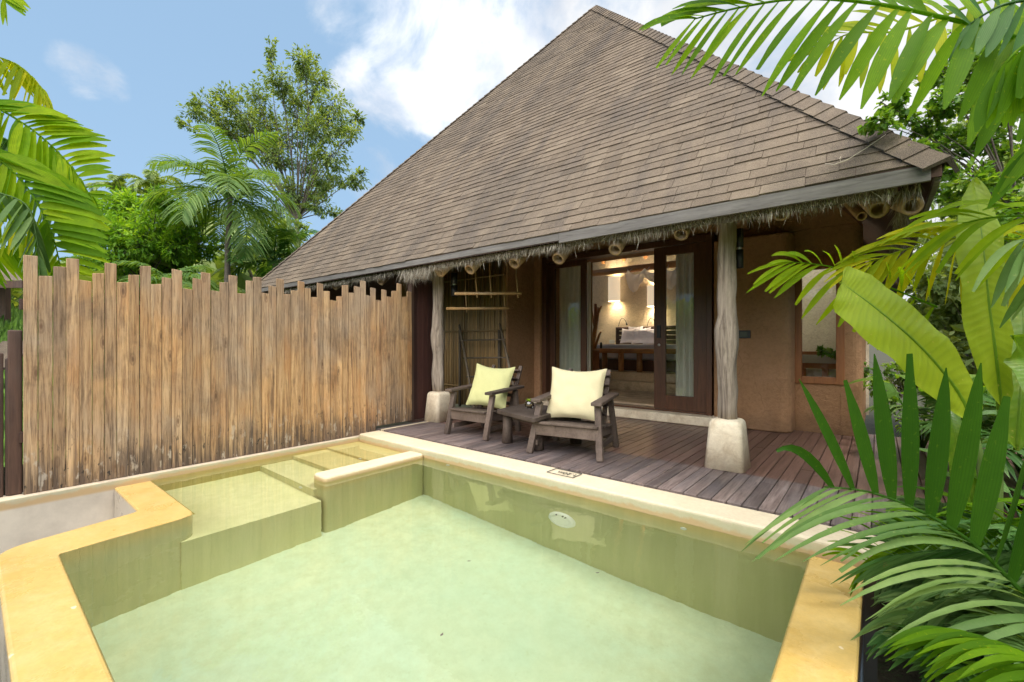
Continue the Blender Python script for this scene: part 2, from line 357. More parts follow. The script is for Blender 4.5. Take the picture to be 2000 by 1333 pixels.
LOGW = mat('orange_log_wood', m_wood((.42, .18, .06), (.55, .27, .10), (.3, .12, .05), (3, 20, 20), .45, .15))
CEILW = mat('room_ceiling_wood', m_wood((.12, .05, .025), (.22, .10, .05), (.15, .07, .04), (8, 8, 8), .6, .2))
def m_adobe(c1, c2):
    def fn(nt, o):
        v = coords(nt); n1 = noise(nt, v, 2.2, 6, .6); n2 = noise(nt, v, 26, 7, .7); n3 = noise(nt, v, 6, 4, .6)
        mv = N(nt, 'ShaderNodeTexNoise'); mv.inputs['Scale'].default_value = 38; mv.inputs['Detail'].default_value = 3; mv.inputs['Distortion'].default_value = 2.2; nt.links.new(v, mv.inputs['Vector'])
        c = mixc(nt, n1, c1, c2); c = mixc(nt, ramp(nt, n2, [(.3, .4), (.55, 0)]), c, (c1[0]*.5, c1[1]*.5, c1[2]*.5))
        z = posz(nt); dz_ = mth(nt, 'ADD', z, mth(nt, 'MULTIPLY', mth(nt, 'SUBTRACT', n3, .5), .5)); c = mixc(nt, maprange(nt, dz_, .32, .0, 0, .55), c, (.13, .08, .05))
        ck = N(nt, 'ShaderNodeTexVoronoi', feature='DISTANCE_TO_EDGE'); ck.inputs['Scale'].default_value = 1.3; wv_ = N(nt, 'ShaderNodeMixRGB'); wv_.inputs[0].default_value = .12; nt.links.new(v, wv_.inputs[1]); nq = N(nt, 'ShaderNodeTexNoise'); nq.inputs['Scale'].default_value = 5; nt.links.new(v, nq.inputs['Vector']); nt.links.new(nq.outputs['Color'], wv_.inputs[2]); nt.links.new(wv_.outputs[0], ck.inputs['Vector'])
        c = mixc(nt, mth(nt, 'MULTIPLY', maprange(nt, ck.outputs['Distance'], .006, 0, 0, .45), ramp(nt, n1, [(.5, 0), (.6, 1)])), c, (.1, .06, .035))
        pale = noise(nt, v, 1.3, 5, .65); c = mixc(nt, ramp(nt, pale, [(.55, 0), (.75, .4)]), c, (c2[0]*1.25, c2[1]*1.3, c2[2]*1.4))
        h = mth(nt, 'ADD', mth(nt, 'MULTIPLY', mv.outputs[0], .7), mth(nt, 'ADD', n2, mth(nt, 'MULTIPLY', n3, 1.5)))
        prin(nt, o, c, .9, bump(nt, h, .85, .014), spec=.2)
    return fn
ADOBE = mat('adobe', m_adobe((.36, .195, .10), (.47, .27, .15)))
PEDM = mat('pedestal_plaster', m_plaster((.84, .71, .53), (.89, .79, .63), (.58, .56, .33), False, False, (.52, .38, .24)))
ROOMW = mat('room_plaster', m_adobe((.76, .66, .48), (.84, .74, .56)))
def f_shingle(nt, o):
    v = coords(nt); g = noise(nt, v, 160, 3, .8); big = noise(nt, coords(nt, (1.1, .35, .35)), 1.6, 5, .6); mid = noise(nt, v, 5, 6, .7)
    gr = N(nt, 'ShaderNodeTexNoise'); gr.inputs['Scale'].default_value = 420; gr.inputs['Detail'].default_value = 1; nt.links.new(v, gr.inputs['Vector'])
    c = ramp(nt, tone(nt), [(0, (.108, .081, .060)), (.5, (.154, .117, .087)), (1, (.205, .160, .118))])
    c = mixc(nt, ramp(nt, big, [(.44, 0), (.62, .72)]), c, (.078, .064, .056))
    c = mixc(nt, ramp(nt, mid, [(.5, 0), (.75, .5)]), c, (.25, .195, .145))
    st_ = noise(nt, coords(nt, (3.2, .5, .5)), 1.4, 5, .6, .4); c = mixc(nt, ramp(nt, st_, [(.5, 0), (.66, .45)]), c, (.085, .072, .068))
    c = mixc(nt, ramp(nt, g, [(.36, .75), (.5, 0)]), c, (.32, .32, .32), 'MULTIPLY')
    c = mixc(nt, ramp(nt, gr.outputs[0], [(.56, 0), (.7, .6)]), c, (.46, .38, .28))
    prin(nt, o, c, .95, bump(nt, g, .6, .004), spec=.15)
SHING = mat('asphalt_shingles', f_shingle)
def f_thatch(nt, o):
    c = ramp(nt, tone(nt), [(0, (.07, .055, .04)), (.5, (.32, .27, .21)), (1, (.66, .60, .51))])
    prin(nt, o, c, .9, spec=.2)
THATCH = mat('dry_thatch', f_thatch)
def m_leaf(dark, mid, lit, trans=.4, rough=.46, spec=.42):
    def fn(nt, o):
        v = coords(nt); n = noise(nt, v, 14, 3, .6)
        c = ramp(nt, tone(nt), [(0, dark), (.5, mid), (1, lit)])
        c = mixc(nt, ramp(nt, n, [(.35, .28), (.65, 0)]), c, (dark[0], dark[1], dark[2]))
        n7 = noise(nt, v, 11, 4, .7); c = mixc(nt, ramp(nt, n7, [(.70, 0), (.73, .75)]), c, (.24, .17, .06))
        ac = N(nt, 'ShaderNodeAttribute', attribute_name='across').outputs['Fac']
        rib = mth(nt, 'SINE', mth(nt, 'MULTIPLY', ac, 24.0))
        c = mixc(nt, maprange(nt, rib, -.2, 1, 0, .3), c, (dark[0]*.9, dark[1]*.9, dark[2]*.8))
        n5 = noise(nt, v, 60, 2, .5); c = mixc(nt, ramp(nt, n5, [(.66, 0), (.72, .35)]), c, (lit[0]*1.1, lit[1]*.9, lit[2]))
        p = prin(nt, o, c, rough, bump(nt, rib, .15, .002), spec*.5)
        t = N(nt, 'ShaderNodeBsdfTranslucent')
        cc = mixc(nt, 1.0, c, (2.0, 1.85, .4), 'MULTIPLY'); nt.links.new(cc, t.inputs[0])
        m = N(nt, 'ShaderNodeMixShader'); m.inputs[0].default_value = trans
        nt.links.new(p.outputs[0], m.inputs[1]); nt.links.new(t.outputs[0], m.inputs[2]); nt.links.new(m.outputs[0], o.inputs[0])
    return fn
LF_PALM = mat('palm_leaf', m_leaf((.05, .135, .006), (.16, .31, .008), (.36, .47, .012), .58, .6, .2))
LF_YEL = mat('yellow_green_palm_leaf', m_leaf((.14, .22, .010), (.32, .40, .012), (.54, .50, .02), .58, .6, .2))
LF_DARK = mat('deep_green_palm_leaf', m_leaf((.03, .09, .022), (.07, .17, .035), (.16, .28, .08), .32, .36))
LF_GREY = mat('grey_green_palm_leaf', m_leaf((.045, .105, .025), (.11, .20, .05), (.22, .32, .10), .35, .5))
LF_TREE = mat('tree_leaf', m_leaf((.07, .125, .04), (.20, .28, .105), (.38, .45, .2), .35, .5, .3))
LF_BRT = mat('bright_feathery_leaf', m_leaf((.06, .16, .02), (.17, .33, .035), (.34, .50, .06), .4, .5, .3))
LF_SHR = mat('shrub_leaf', m_leaf((.05, .13, .02), (.13, .26, .04), (.30, .43, .09), .4, .42))
def f_banana(nt, o):
    v = coords(nt); n = noise(nt, v, 9, 5, .65)
    st = noise(nt, coords(nt, (1, 1, 1)), 2.2, 3, .5)
    a = N(nt, 'ShaderNodeAttribute', attribute_name='vein').outputs['Fac']
    wv = mth(nt, 'SINE', mth(nt, 'MULTIPLY', a, 210.0))
    wv2 = mth(nt, 'SINE', mth(nt, 'MULTIPLY', a, 57.0))
    c = ramp(nt, tone(nt), [(0, (.08, .18, .012)), (.5, (.17, .29, .016)), (1, (.32, .40, .022))])
    c = mixc(nt, ramp(nt, n, [(.5, 0), (.75, .45)]), c, (.32, .38, .04))
    c = mixc(nt, maprange(nt, mth(nt, 'ADD', wv, mth(nt, 'MULTIPLY', wv2, .35)), -.2, 1.6, 0, .16), c, (.08, .17, .015))
    sp = noise(nt, v, 55, 2, .5); c = mixc(nt, ramp(nt, sp, [(.70, 0), (.74, .7)]), c, (.45, .42, .10))
    p = prin(nt, o, c, .36, bump(nt, wv, .18, .002))
    t = N(nt, 'ShaderNodeBsdfTranslucent'); nt.links.new(mixc(nt, 1.0, c, (1.9, 1.8, .6), 'MULTIPLY'), t.inputs[0])
    m = N(nt, 'ShaderNodeMixShader'); m.inputs[0].default_value = .42
    nt.links.new(p.outputs[0], m.inputs[1]); nt.links.new(t.outputs[0], m.inputs[2]); nt.links.new(m.outputs[0], o.inputs[0])
LF_BLADE = mat('dark_blade_leaf', m_leaf((.025, .085, .008), (.055, .15, .012), (.11, .23, .02), .45, .42))
LF_BAN = mat('banana_leaf', f_banana)
STEM = mat('green_stem', lambda nt, o: prin(nt, o, (.10, .16, .035), .45))
BARK = mat('bark', m_wood((.09, .07, .055), (.19, .16, .13), (.14, .12, .10), (8, 8, 30), .9, .5))
def f_ground(nt, o):
    v = coords(nt); n = noise(nt, v, 3, 6, .7); n2 = noise(nt, v, 30, 4, .7)
    c = mixc(nt, n, (.035, .028, .018), (.07, .06, .035)); c = mixc(nt, ramp(nt, n2, [(.5, 0), (.6, .6)]), c, (.04, .07, .02))
    prin(nt, o, c, .95, bump(nt, n2, .6, .03))
GROUND = mat('soil', f_ground)
def f_grass(nt, o):
    c = ramp(nt, tone(nt), [(0, (.05, .12, .015)), (1, (.17, .32, .03))]); prin(nt, o, c, .7)
GRASS = mat('grass_blades', f_grass)
def f_cloth(c, tex=220):
    def fn(nt, o):
        v = coords(nt); n = noise(nt, coords(nt, (60, 60, 260)), 1, 3, .6); n2 = noise(nt, v, 7, 4, .6)
        cc = mixc(nt, ramp(nt, n2, [(.35, .12), (.65, 0)]), c, (c[0]*.7, c[1]*.7, c[2]*.6)); cc = mixc(nt, ramp(nt, n, [(.3, .15), (.6, 0)]), cc, (c[0]*.6, c[1]*.6, c[2]*.5))
        prin(nt, o, cc, .95, bump(nt, mth(nt, 'ADD', n, mth(nt, 'MULTIPLY', n2, 3)), .3, .004), spec=.1)
    return fn
CUSH_L = mat('lime_cushion_fabric', f_cloth((.62, .61, .30)))
CUSH_Y = mat('pale_yellow_cushion_fabric', f_cloth((.76, .67, .43)))
WHITE = mat('white_linen', f_cloth((.72, .70, .76)))
def f_curt(c, tr):
    def fn(nt, o):
        d = N(nt, 'ShaderNodeBsdfDiffuse'); d.inputs[0].default_value = rgba(c); t = N(nt, 'ShaderNodeBsdfTranslucent'); t.inputs[0].default_value = rgba(c)
        m = N(nt, 'ShaderNodeMixShader'); m.inputs[0].default_value = tr; nt.links.new(d.outputs[0], m.inputs[1]); nt.links.new(t.outputs[0], m.inputs[2]); nt.links.new(m.outputs[0], o.inputs[0])
    return fn
CURT = mat('sheer_curtain', f_curt((.82, .81, .74), .45)); NET = mat('white_net', f_curt((.85, .84, .88), .5))
BLACK = mat('black_metal', lambda nt, o: prin(nt, o, (.02, .02, .022), .45))
STEEL = mat('steel', lambda nt, o: prin(nt, o, (.6, .6, .58), .3, metal=1))
WPLAS = mat('white_plastic', lambda nt, o: prin(nt, o, (.75, .78, .74), .35))
INK = mat('engraved_ink', lambda nt, o: prin(nt, o, (.03, .035, .03), .6))
PINK = mat('pink_petal', lambda nt, o: prin(nt, o, (.55, .2, .35), .6))
def f_glass(nt, o):
    f = N(nt, 'ShaderNodeFresnel'); f.inputs[0].default_value = 1.5
    g = N(nt, 'ShaderNodeBsdfGlossy'); g.inputs['Roughness'].default_value = .01; g.inputs['Color'].default_value = (.95, 1, .97, 1)
    t = N(nt, 'ShaderNodeBsdfTransparent'); t.inputs[0].default_value = (.86, .92, .88, 1)
    m = N(nt, 'ShaderNodeMixShader'); nt.links.new(mth(nt, 'MULTIPLY', f.outputs[0], 1.5, True), m.inputs[0]); nt.links.new(t.outputs[0], m.inputs[1]); nt.links.new(g.outputs[0], m.inputs[2])
    nt.links.new(m.outputs[0], o.inputs[0])
GLASS = mat('window_glass', f_glass)
def f_lamp(nt, o):
    e = N(nt, 'ShaderNodeEmission'); e.inputs[0].default_value = (1, .78, .52, 1); e.inputs[1].default_value = .42
    d = N(nt, 'ShaderNodeBsdfDiffuse'); d.inputs[0].default_value = (.7, .65, .55, 1)
    a = N(nt, 'ShaderNodeAddShader'); nt.links.new(e.outputs[0], a.inputs[0]); nt.links.new(d.outputs[0], a.inputs[1]); nt.links.new(a.outputs[0], o.inputs[0])
LAMP = mat('lit_lamp_shade', f_lamp)

# ================================================================== setting
GZ = -1.0
g = MB(); n = 60
def gh(x, y):
    r = math.hypot(x, y); h = GZ+.05*mnoise.noise(V((x*.4, y*.4, 0)))
    if x > -.4 and y < 7 and r < 14: h = -.42+.06*mnoise.noise(V((x*2, y*2, 5)))
    if r > 30: h += min(3.0, (r-30)*.02)
    return h
xs = [-900, -400, -150, -60, -30]+[i*1.0 for i in range(-20, 21)]+[30, 60, 150, 400, 900]
for i in range(len(xs)-1):
    for j in range(len(xs)-1):
        x0, x1, y0, y1 = xs[i], xs[i+1], xs[j], xs[j+1]
        if x0 >= -5 and x1 <= 0 and y0 >= 0 and y1 <= 4: continue      # the pool is dug here
        if x0 == -1 and x1 == 0: pass
        g.add([(x0, y0, gh(x0, y0)), (x1, y0, gh(x1, y0)), (x1, y1, gh(x1, y1)), (x0, y1, gh(x0, y1))], [(0, 1, 2, 3)])
tag(g.build('ground', GROUND), kind='structure')

# deck: boards run from the pool edge to the house
dk = MB(); x = -4.83; bw = .098
rr = random.Random(3)
while x < 2.6:
    y0 = 3.335 if x < .06 else 3.95
    cuts = [y0]+sorted([y0+rr.uniform(.6, 3.2)])+[6.9]
    for k in range(len(cuts)-1):
        dk.box((x+.003, cuts[k]+.001, -.03), (x+bw-.003, cuts[k+1]-.002, rr.uniform(-.0015, .0015)), rr.random())
    x += bw
for k in range(1): dk.box((-4.985, 3.335, -.03), (-4.885, 5.4, -.004), .1)
dk.box((-4.83, 3.40, -.16), (2.6, 6.8, -.032), .0)
dk.box((.06, 3.955, -.34), (2.6, 3.985, -.034), .2)
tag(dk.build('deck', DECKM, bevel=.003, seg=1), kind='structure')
st = MB(); st.box((-4.882, 3.335, -.03), (-4.833, 5.4, .002)); tag(st.build('drain_strip', CRM), 'cream drain strip set in the deck beside the fence', 'drain')

# ------------------------------------------------------------------ pool
WZ = -.10
pool = thing('plunge_pool', 'yellow and cream plastered plunge pool full of green water in front of the deck', 'pool', (-2, 1.7, WZ))
rim = rnd_poly([(-.055, 3.028), (-.055, .10), (-3.93, .10), (-4.08, .775), (-4.898, .775), (-4.898, 1.02), (-3.67, 1.02), (-3.60, .335), (-.297, .335), (-.297, 3.028)],
               [0, .05, .16, .05, 0, 0, .13, .04, .03, 0])
prism('yellow_rim', rim, -1.3, -.0985, YEL, pool, .016)
prism('deck_side_coping', [(-4.898, 3.03), (.06, 3.03), (.06, 3.322), (-4.898, 3.322)], -1.3, -.008, CRM, pool, .02)
prism('divider_wall', rnd_poly([(-3.885, 3.028), (-3.885, 1.945), (-3.665, 1.945), (-3.665, 3.028)], [0, .05, .05, 0]), -1.3, -.055, CRM, pool, .03, 4)
fl = MB(); fl.add([(-4.0, .2, -1.24), (-.2, .2, -1.24), (-.2, 3.1, -1.24), (-4.0, 3.1, -1.24)], [(0, 1, 2, 3)]); fl.build('pool_floor', FLOORM, pool)
for k, (y0, y1, z, x1) in enumerate(((.92, 1.91, -.53, -3.652), (1.91, 2.24, -.35, -3.80), (2.24, 2.62, -.205, -3.80), (2.62, 3.035, -.122, -3.80))):
    o = prism('entry_step', [(-4.905, y0), (x1, y0), (x1, y1), (-4.905, y1)], -1.3, z, STEPM, pool, .006, 2)
def ring(c, r, name, ax=(0, -1, 0), m=WPLAS, parent=pool):
    q = MB(); q.lathe(c, [(0, .006), (r*.45, .008), (r*.5, .004), (r*.62, .004), (r*.7, .012), (r, .010), (r*1.02, 0)], 20, axis=ax)
    return q.build(name, m, parent)
ring((-3.30, 3.03, -.15), .024, 'inlet_fitting'); ring((-4.2, 2.62, -.165), .022, 'inlet_fitting'); ring((-4.02, 1.91, -.44), .025, 'inlet_fitting'); ring((-1.0, 3.03, -.2), .02, 'inlet_fitting')
pl = MB(); pl.lathe((-1.96, 3.03, -.67), [(0, .03), (.075, .028), (.085, .022), (.088, .03), (.118, .022), (.128, 0)], 28, axis=(0, -1, 0)); plo = pl.build('pool_light', WPLAS, pool)
for a in (60, 75, 110):
    ca_, sa_ = math.cos(R(a)), math.sin(R(a)); ns = MB(); ns.bar((-1.96+ca_*.09, 3.0, -.67+sa_*.09), (-1.96+ca_*.108, 3.0, -.67+sa_*.108), .01, .012); ns.build('vent_slot', INK, plo).location = (0, 0, 0)
# depth marker let into the coping: frame and lettering
dm = MB(); a0, a1, b0, b1 = -1.905, -1.635, 3.115, 3.245
a0 = at(1067, 922, z=0).x; a1 = at(1119, 934, z=0).x+.01; b0 = at(1093, 928, z=0).y; b1 = at(1112, 921, z=0).y
c0 = at(1067, 922, z=0); c1 = at(1119, 934, z=0); c2 = at(1137, 926, z=0); c3 = at(1087, 916, z=0)
mx0 = (c0.x+c3.x)/2; mx1 = (c1.x+c2.x)/2; my0 = (c0.y+c1.y)/2; my1 = (c2.y+c3.y)/2
for a, b in (((mx0, my0), (mx1, my0)), ((mx1, my0), (mx1, my1)), ((mx1, my1), (mx0, my1)), ((mx0, my1), (mx0, my0))):
    dm.bar((a[0], a[1], .001), (b[0], b[1], .001), .005, .004)
dmo = dm.build('depth_marker', INK, pool)
def text_mesh(name, s, size, loc, rot, m, parent=None, ext=.001):
    cu = bpy.data.curves.new(name, 'FONT'); cu.body = s; cu.size = size; cu.extrude = ext; cu.align_x = 'CENTER'; cu.align_y = 'CENTER'; cu.resolution_u = 3
    to = bpy.data.objects.new('tmp', cu); col.objects.link(to); dg = bpy.context.evaluated_depsgraph_get(); dg.update()
    me = bpy.data.meshes.new_from_object(to.evaluated_get(dg)); bpy.data.objects.remove(to)
    me.materials.clear(); me.materials.append(m); o = bpy.data.objects.new(name, me); col.objects.link(o)
    o.location = loc; o.rotation_euler = rot
    if parent is not None: o.parent = parent; o.location = V(loc)-parent.location-(parent.parent.location if parent.parent else V((0, 0, 0)))
    return o
tm = text_mesh('depth_lettering', '1.20m', .075, ((mx0+mx1)/2+.02, (my0+my1)/2, .0015), (0, 0, PI), INK)
tm.parent = dmo; tm.location = V(((mx0+mx1)/2+.03, (my0+my1)/2, .0015))
# water sheet: subdivided so that it stays smooth, inside the rim
wm = MB()
wm.add([(-3.9, .2, WZ), (-.29, .2, WZ), (-.29, 3.04, WZ), (-3.9, 3.04, WZ), (-4.9, 1.0, WZ), (-3.9, 1.0, WZ), (-3.9, 3.04, WZ), (-4.9, 3.04, WZ)], [(0, 1, 2, 3), (4, 5, 6, 7)])
# (one outline, no overlap)
wm = MB(); ins = .004
wp = [(-.297+ins, .335-ins), (-.297+ins, 3.034), (-4.9, 3.034), (-4.9, 1.016), (-3.70, 1.016), (-3.60, .331)]
wm.add([(x, y, WZ) for x, y in wp], [(5, 0, 1, 2, 3, 4)], smooth=True)
wo = tag(wm.build('water', WATER), kind='structure')
wo.cycles.is_caustics_caster = True
for o in pool.children: o.cycles.is_caustics_receiver = True
lf = MB()
for (px, py) in ((863, 1241), (1167, 1120), (916, 1097)):
    c = at(px, py, z=WZ)+V((0, 0, .002)); a = random.random()*6
    lf.add([c+V((math.cos(a+k)*.01*s, math.sin(a+k)*.01*s, .001*s)) for k, s in ((0, 1.3), (1.6, .6), (3.1, 1.3), (4.7, .6))], [(0, 1, 2, 3)])
    q = lf.build('fallen_leaf', BARK); lf = MB()
    tag(q, {863: 'tiny brown leaf floating in the middle of the pool nearest the camera', 1167: 'tiny brown leaf floating out from the round pool light', 916: 'tiny brown leaf floating near the divider wall'}[px], 'leaf', 'fallen leaves on the water')

# low plaster wall under the fence
low = prism('low_wall', [(-5.06, -2.2), (-4.9, -2.2), (-4.9, 3.03), (-4.9, 3.33), (-5.06, 3.33)], -1.4, -.04, LOWW, None, .012)
tag(low, 'low cream plaster wall under the weathered board fence', 'wall'); low.cycles.is_caustics_receiver = True

# ------------------------------------------------------------------ fence
fb = MB(); rf = random.Random(11)
edges_px = [105,173,240,300,360,420,475,530,585,635,685,735,780,828,875,915,958,1000,1040,1080,1118,1150,1188,1222,1255,1290,1322,1355,1385,1413,1443,1470,1500,1530,1555,1583,1610,1638,1662,1685,1708,1735,1757,1780,1805,1825,1850,1872]
tops_px = [45,140,97,60,157,128,80,168,135,95,178,145,108,195,148,122,205,170,135,218,160,145,215,182,150,222,205,162,195,235,170,208,248,232,182,215,185,160,225,192,248,200,232,208,172,235,208,180]
FX = -4.945
kx = []
for i in range(len(edges_px)-1):
    xa, xb = edges_px[i]*.43, edges_px[i+1]*.43; yt = 480+tops_px[i]*.43
    ya = at(xa, 700, x=FX).y; yb = at(xb, 700, x=FX).y; zt = at((xa+xb)/2, yt, x=FX).z
    th = rf.uniform(.018, .024); dx = rf.uniform(-.001, .001); zb = -.038 if yb < 3.32 else .035
    tn = rf.random(); g0 = .0013
    # board with a slightly uneven sawn top and small lean
    ln = rf.uniform(-.003, .003); zt2 = zt+rf.uniform(-.012, .012)
    vs = [(FX+dx, ya+g0, zb), (FX+dx, yb-g0, zb), (FX-th, yb-g0, zb), (FX-th, ya+g0, zb), (FX+dx, ya+g0+ln, zt), (FX+dx, yb-g0+ln, zt2), (FX-th, yb-g0+ln, zt2), (FX-th, ya+g0+ln, zt)]
    fb.add(vs, [(0,3,2,1),(4,5,6,7),(0,1,5,4),(1,2,6,5),(2,3,7,6),(3,0,4,7)], tn)
fence = thing('board_fence', 'tall weathered fence of upright orange and grey boards with uneven tops beside the pool', 'fence', (FX, 2, 0))
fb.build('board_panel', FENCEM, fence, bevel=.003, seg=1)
for z in (.35, 1.35):
    q = MB(); q.box((FX-.07, .25, z), (FX-.026, 3.88, z+.08)); q.build('back_rail', DARKW, fence)
# reddish gate between the fence end and the deck post
gt = thing('wooden_gate', 'dark red plank gate in shade between the board fence and the mossy left post', 'gate', (-5.0, 4.5, 0))
q = MB(); y = 3.93
while y < 4.3:
    q.box((-5.03, y, .03), (-5.0, y+.088, 2.0), random.random()); y += .09
q.build('gate_board', REDW, gt, .003, 1)
q = MB(); q.box((-5.06, 3.89, .0), (-4.97, 3.93, 2.05)); q.build('gate_post', DARKW, gt)
q = MB(); q.box((-5.06, 3.93, .0), (-4.96, 4.35, .028)); q.build('threshold', DARKW, gt)
# dark boards at the far left
lb = MB()
for (xa, xb, yt, tn) in ((-60, 8, 690, .4), (9, 26, 700, .35), (14, 45, 645, .6)):
    ya = at(xa, 700, x=-4.99).y; yb = at(xb, 700, x=-4.99).y; zt = at((xa+xb)/2, yt, x=-4.99).z
    lb.box((-5.02, ya+.002, -.038), (-4.985 if tn > .5 else -4.995, yb-.002, zt), tn)
tag(lb.build('dark_side_fence', DARKW, bevel=.01, seg=3), 'dark brown round topped boards left of the tall weathered fence', 'fence')

# ------------------------------------------------------------------ villa
house = thing('villa', 'brown adobe villa under a steep pyramid roof of brown shingles', 'house', (-4.84, 8.84, 0))
EX0, EX1, EY0 = -9.98, .30, 3.70; EZ = 2.19; AX, AY, AZ = -4.84, 8.84, 8.56
EY1 = 2*AY-EY0
def roof_pt(face, u, v):
    """u along the eave in metres from the face centre, v 0..1 up the slope"""
    hw = 5.14
    if face == 0: return V((AX+u, EY0+hw*v, lerp(EZ, AZ, v)))
    if face == 1: return V((EX1-hw*v, AY+u, lerp(EZ, AZ, v)))
    if face == 2: return V((AX-u, EY1-hw*v, lerp(EZ, AZ, v)))
    return V((EX0+hw*v, AY-u, lerp(EZ, AZ, v)))
roofo = MB()
for f in range(4):
    if f in (1, 3):
        hw_ = lambda v: 5.14*(1-v); dz = V((0, 0, .09)); U0, U1, V0, V1 = (-1.8, -.14, .10, .42) if f == 1 else (-1.7, 1.5, .12, .46)  # unseen openings added in the side faces to let sky light indoors
        for (ua, va), (ub, vb), (uc, vc), (ud, vd) in (((-5.14, 0), (5.14, 0), (hw_(V0), V0), (-hw_(V0), V0)), ((-hw_(V0), V0), (U0, V0), (U0, V1), (-hw_(V1), V1)), ((U1, V0), (hw_(V0), V0), (hw_(V1), V1), (U1, V1)), ((-hw_(V1), V1), (hw_(V1), V1), (.01, .998), (-.01, .998))):
            P4 = [roof_pt(f, ua, va), roof_pt(f, ub, vb), roof_pt(f, uc, vc), roof_pt(f, ud, vd)]
            roofo.add(P4+[p-dz for p in P4], [(0, 1, 2, 3), (7, 6, 5, 4), (0, 4, 5, 1), (1, 5, 6, 2), (2, 6, 7, 3), (3, 7, 4, 0)])
        continue
    a, b, c = roof_pt(f, -5.14, 0), roof_pt(f, 5.14, 0), roof_pt(f, 0, 1)
    roofo.add([a, b, c, a-V((0, 0, .09)), b-V((0, 0, .09)), c-V((0, 0, .09))], [(0, 1, 2), (5, 4, 3), (0, 3, 4, 1)])
roof = roofo.build('roof', DARKW, house)
# courses of shingle tabs, every tab its own little slab; the front in full, the hidden faces coarser
SL = math.hypot(5.14, AZ-EZ); rows = 68
for f in (0, 1, 2, 3):
    sb = MB(); rs = random.Random(20+f)
    nrm = [(0, -1), (1, 0), (0, 1), (-1, 0)][f]; nn = V((nrm[0]*(AZ-EZ)/SL, nrm[1]*(AZ-EZ)/SL, 5.14/SL))
    if f: rows_f = 58
    for r in range(rows):
        v0 = r/rows-.002; v1 = (r+1.25)/rows
        hw0 = 5.14*(1-v0)-.0; hw1 = 5.14*(1-min(1, v1))
        u = -hw0-rs.uniform(0, .3); wob = rs.uniform(-.0016, .0016)
        while u < hw0:
            du = rs.uniform(.19, .33) if f == 0 else rs.uniform(.5, 1.2)
            ua, ub = max(u, -hw0), min(u+du-.004, hw0)
            if f == 3 and .105 < v0 < .46 and ub > -1.7 and ua < 1.5: u += du; continue  # no tabs over the added roof openings
            if f == 1 and .085 < v0 < .42 and ub > -1.8 and ua < -.14: u += du; continue
            if ub-ua > .01:
                ua1, ub1 = max(ua, -hw1), min(ub, hw1)
                if ua1 > ub1: ua1 = ub1 = (ua1+ub1)/2
                t0 = .0115+rs.uniform(0, .006); t1 = .003
                dv = wob+.0016*mnoise.noise(V((u*.7, r*1.3, f)))+rs.uniform(-.0009, .0009); dv1 = dv+rs.uniform(-.0008, .0008)
                P = lambda uu, vv, h: roof_pt(f, uu, max(-.004, min(1, vv)))+nn*h
                vs = [P(ua, v0+dv, t0), P(ub, v0+dv1, t0), P(ub1, v1, t1), P(ua1, v1, t1), P(ua, v0+dv, .002), P(ub, v0+dv1, .002), P(ub1, v1, .001), P(ua1, v1, .001)]
                sb.add(vs, [(0, 1, 2, 3), (4, 5, 1, 0), (5, 6, 2, 1), (7, 4, 0, 3)], min(1, max(0, rs.gauss(.5, .2))))
            u += du
    sb.build('shingle_course', SHING, roof).location = (0, 0, 0)
# hip caps
cb = MB(); rc = random.Random(5)
apex = V((AX, AY, AZ))
for cx, cy_ in ((EX1, EY0), (EX0, EY0), (EX1, EY1), (EX0, EY1)):
    c = V((cx, cy_, EZ)); d = (apex-c); Ln = d.length; d.normalize(); nseg = 60
    sx = 1 if cx > AX else -1; sy = 1 if cy_ > AY else -1
    # directions lying in the two faces, square to the hip
    n1 = V((0, sy*(AZ-EZ)/SL, 5.14/SL)); n2 = V((sx*(AZ-EZ)/SL, 0, 5.14/SL))
    w1 = n1.cross(d).normalized(); w2 = n2.cross(d).normalized()
    if w1.x*sx > 0: w1 = -w1
    if w2.y*sy > 0: w2 = -w2
    for k in range(nseg):
        a = c+d*(Ln*k/nseg-.03); b = c+d*(Ln*(k+1.3)/nseg)
        if (apex-b).dot(d) < 0: b = apex.copy()
        h0, h1 = .042, .024; up = (n1+n2).normalized(); wd = .125+rc.uniform(-.006, .006)
        if sx < 0: wd = .05
        vs = [a+w1*wd+n1*h0*.8, a+up*h0, a+w2*wd+n2*h0*.8, b+w1*wd+n1*h1*.8, b+up*h1, b+w2*wd+n2*h1*.8, a+w1*wd+n1*.012, a+w2*wd+n2*.012, a+up*.005]
        cb.add(vs, [(0, 1, 4, 3), (1, 2, 5, 4), (6, 8, 1, 0), (8, 7, 2, 1)], rc.gauss(.5, .2))
cb.build('hip_cap', SHING, roof).location = (0, 0, 0)
# fascia boards
def fascia(a, b, name='fascia_board', h=.105):
    q = MB(); m = 14; vs = []; a = V(a); b = V(b); d = (b-a).normalized(); x = V((d.y, -d.x, 0))
    for i in range(m+1):
        p = a.lerp(b, i/m); w1 = .004*mnoise.noise(V((p.x*1.7, p.y, 0))); w2 = .006*mnoise.noise(V((p.x*1.3, p.y, 9)))
        for (o_, z) in ((.028, -.012+w1), (.028, -h+w2), (0, -h+w2), (0, -.012+w1)): vs.append(p+x*o_+V((0, 0, z)))
    fs = [(3, 2, 1, 0), (m*4, m*4+1, m*4+2, m*4+3)]
    for i in range(m):
        for k in range(4): fs.append((i*4+k, i*4+(k+1) % 4, (i+1)*4+(k+1) % 4, (i+1)*4+k))
    q.add(vs, fs); return q.build(name, FASC, house)
jx = at(1092, 480, y=3.7).x
fascia((EX0+.06, EY0+.02, EZ), (jx, EY0+.02, EZ), h=.08); fascia((jx+.006, EY0+.014, EZ), (EX1-.05, EY0+.014, EZ), h=.108)
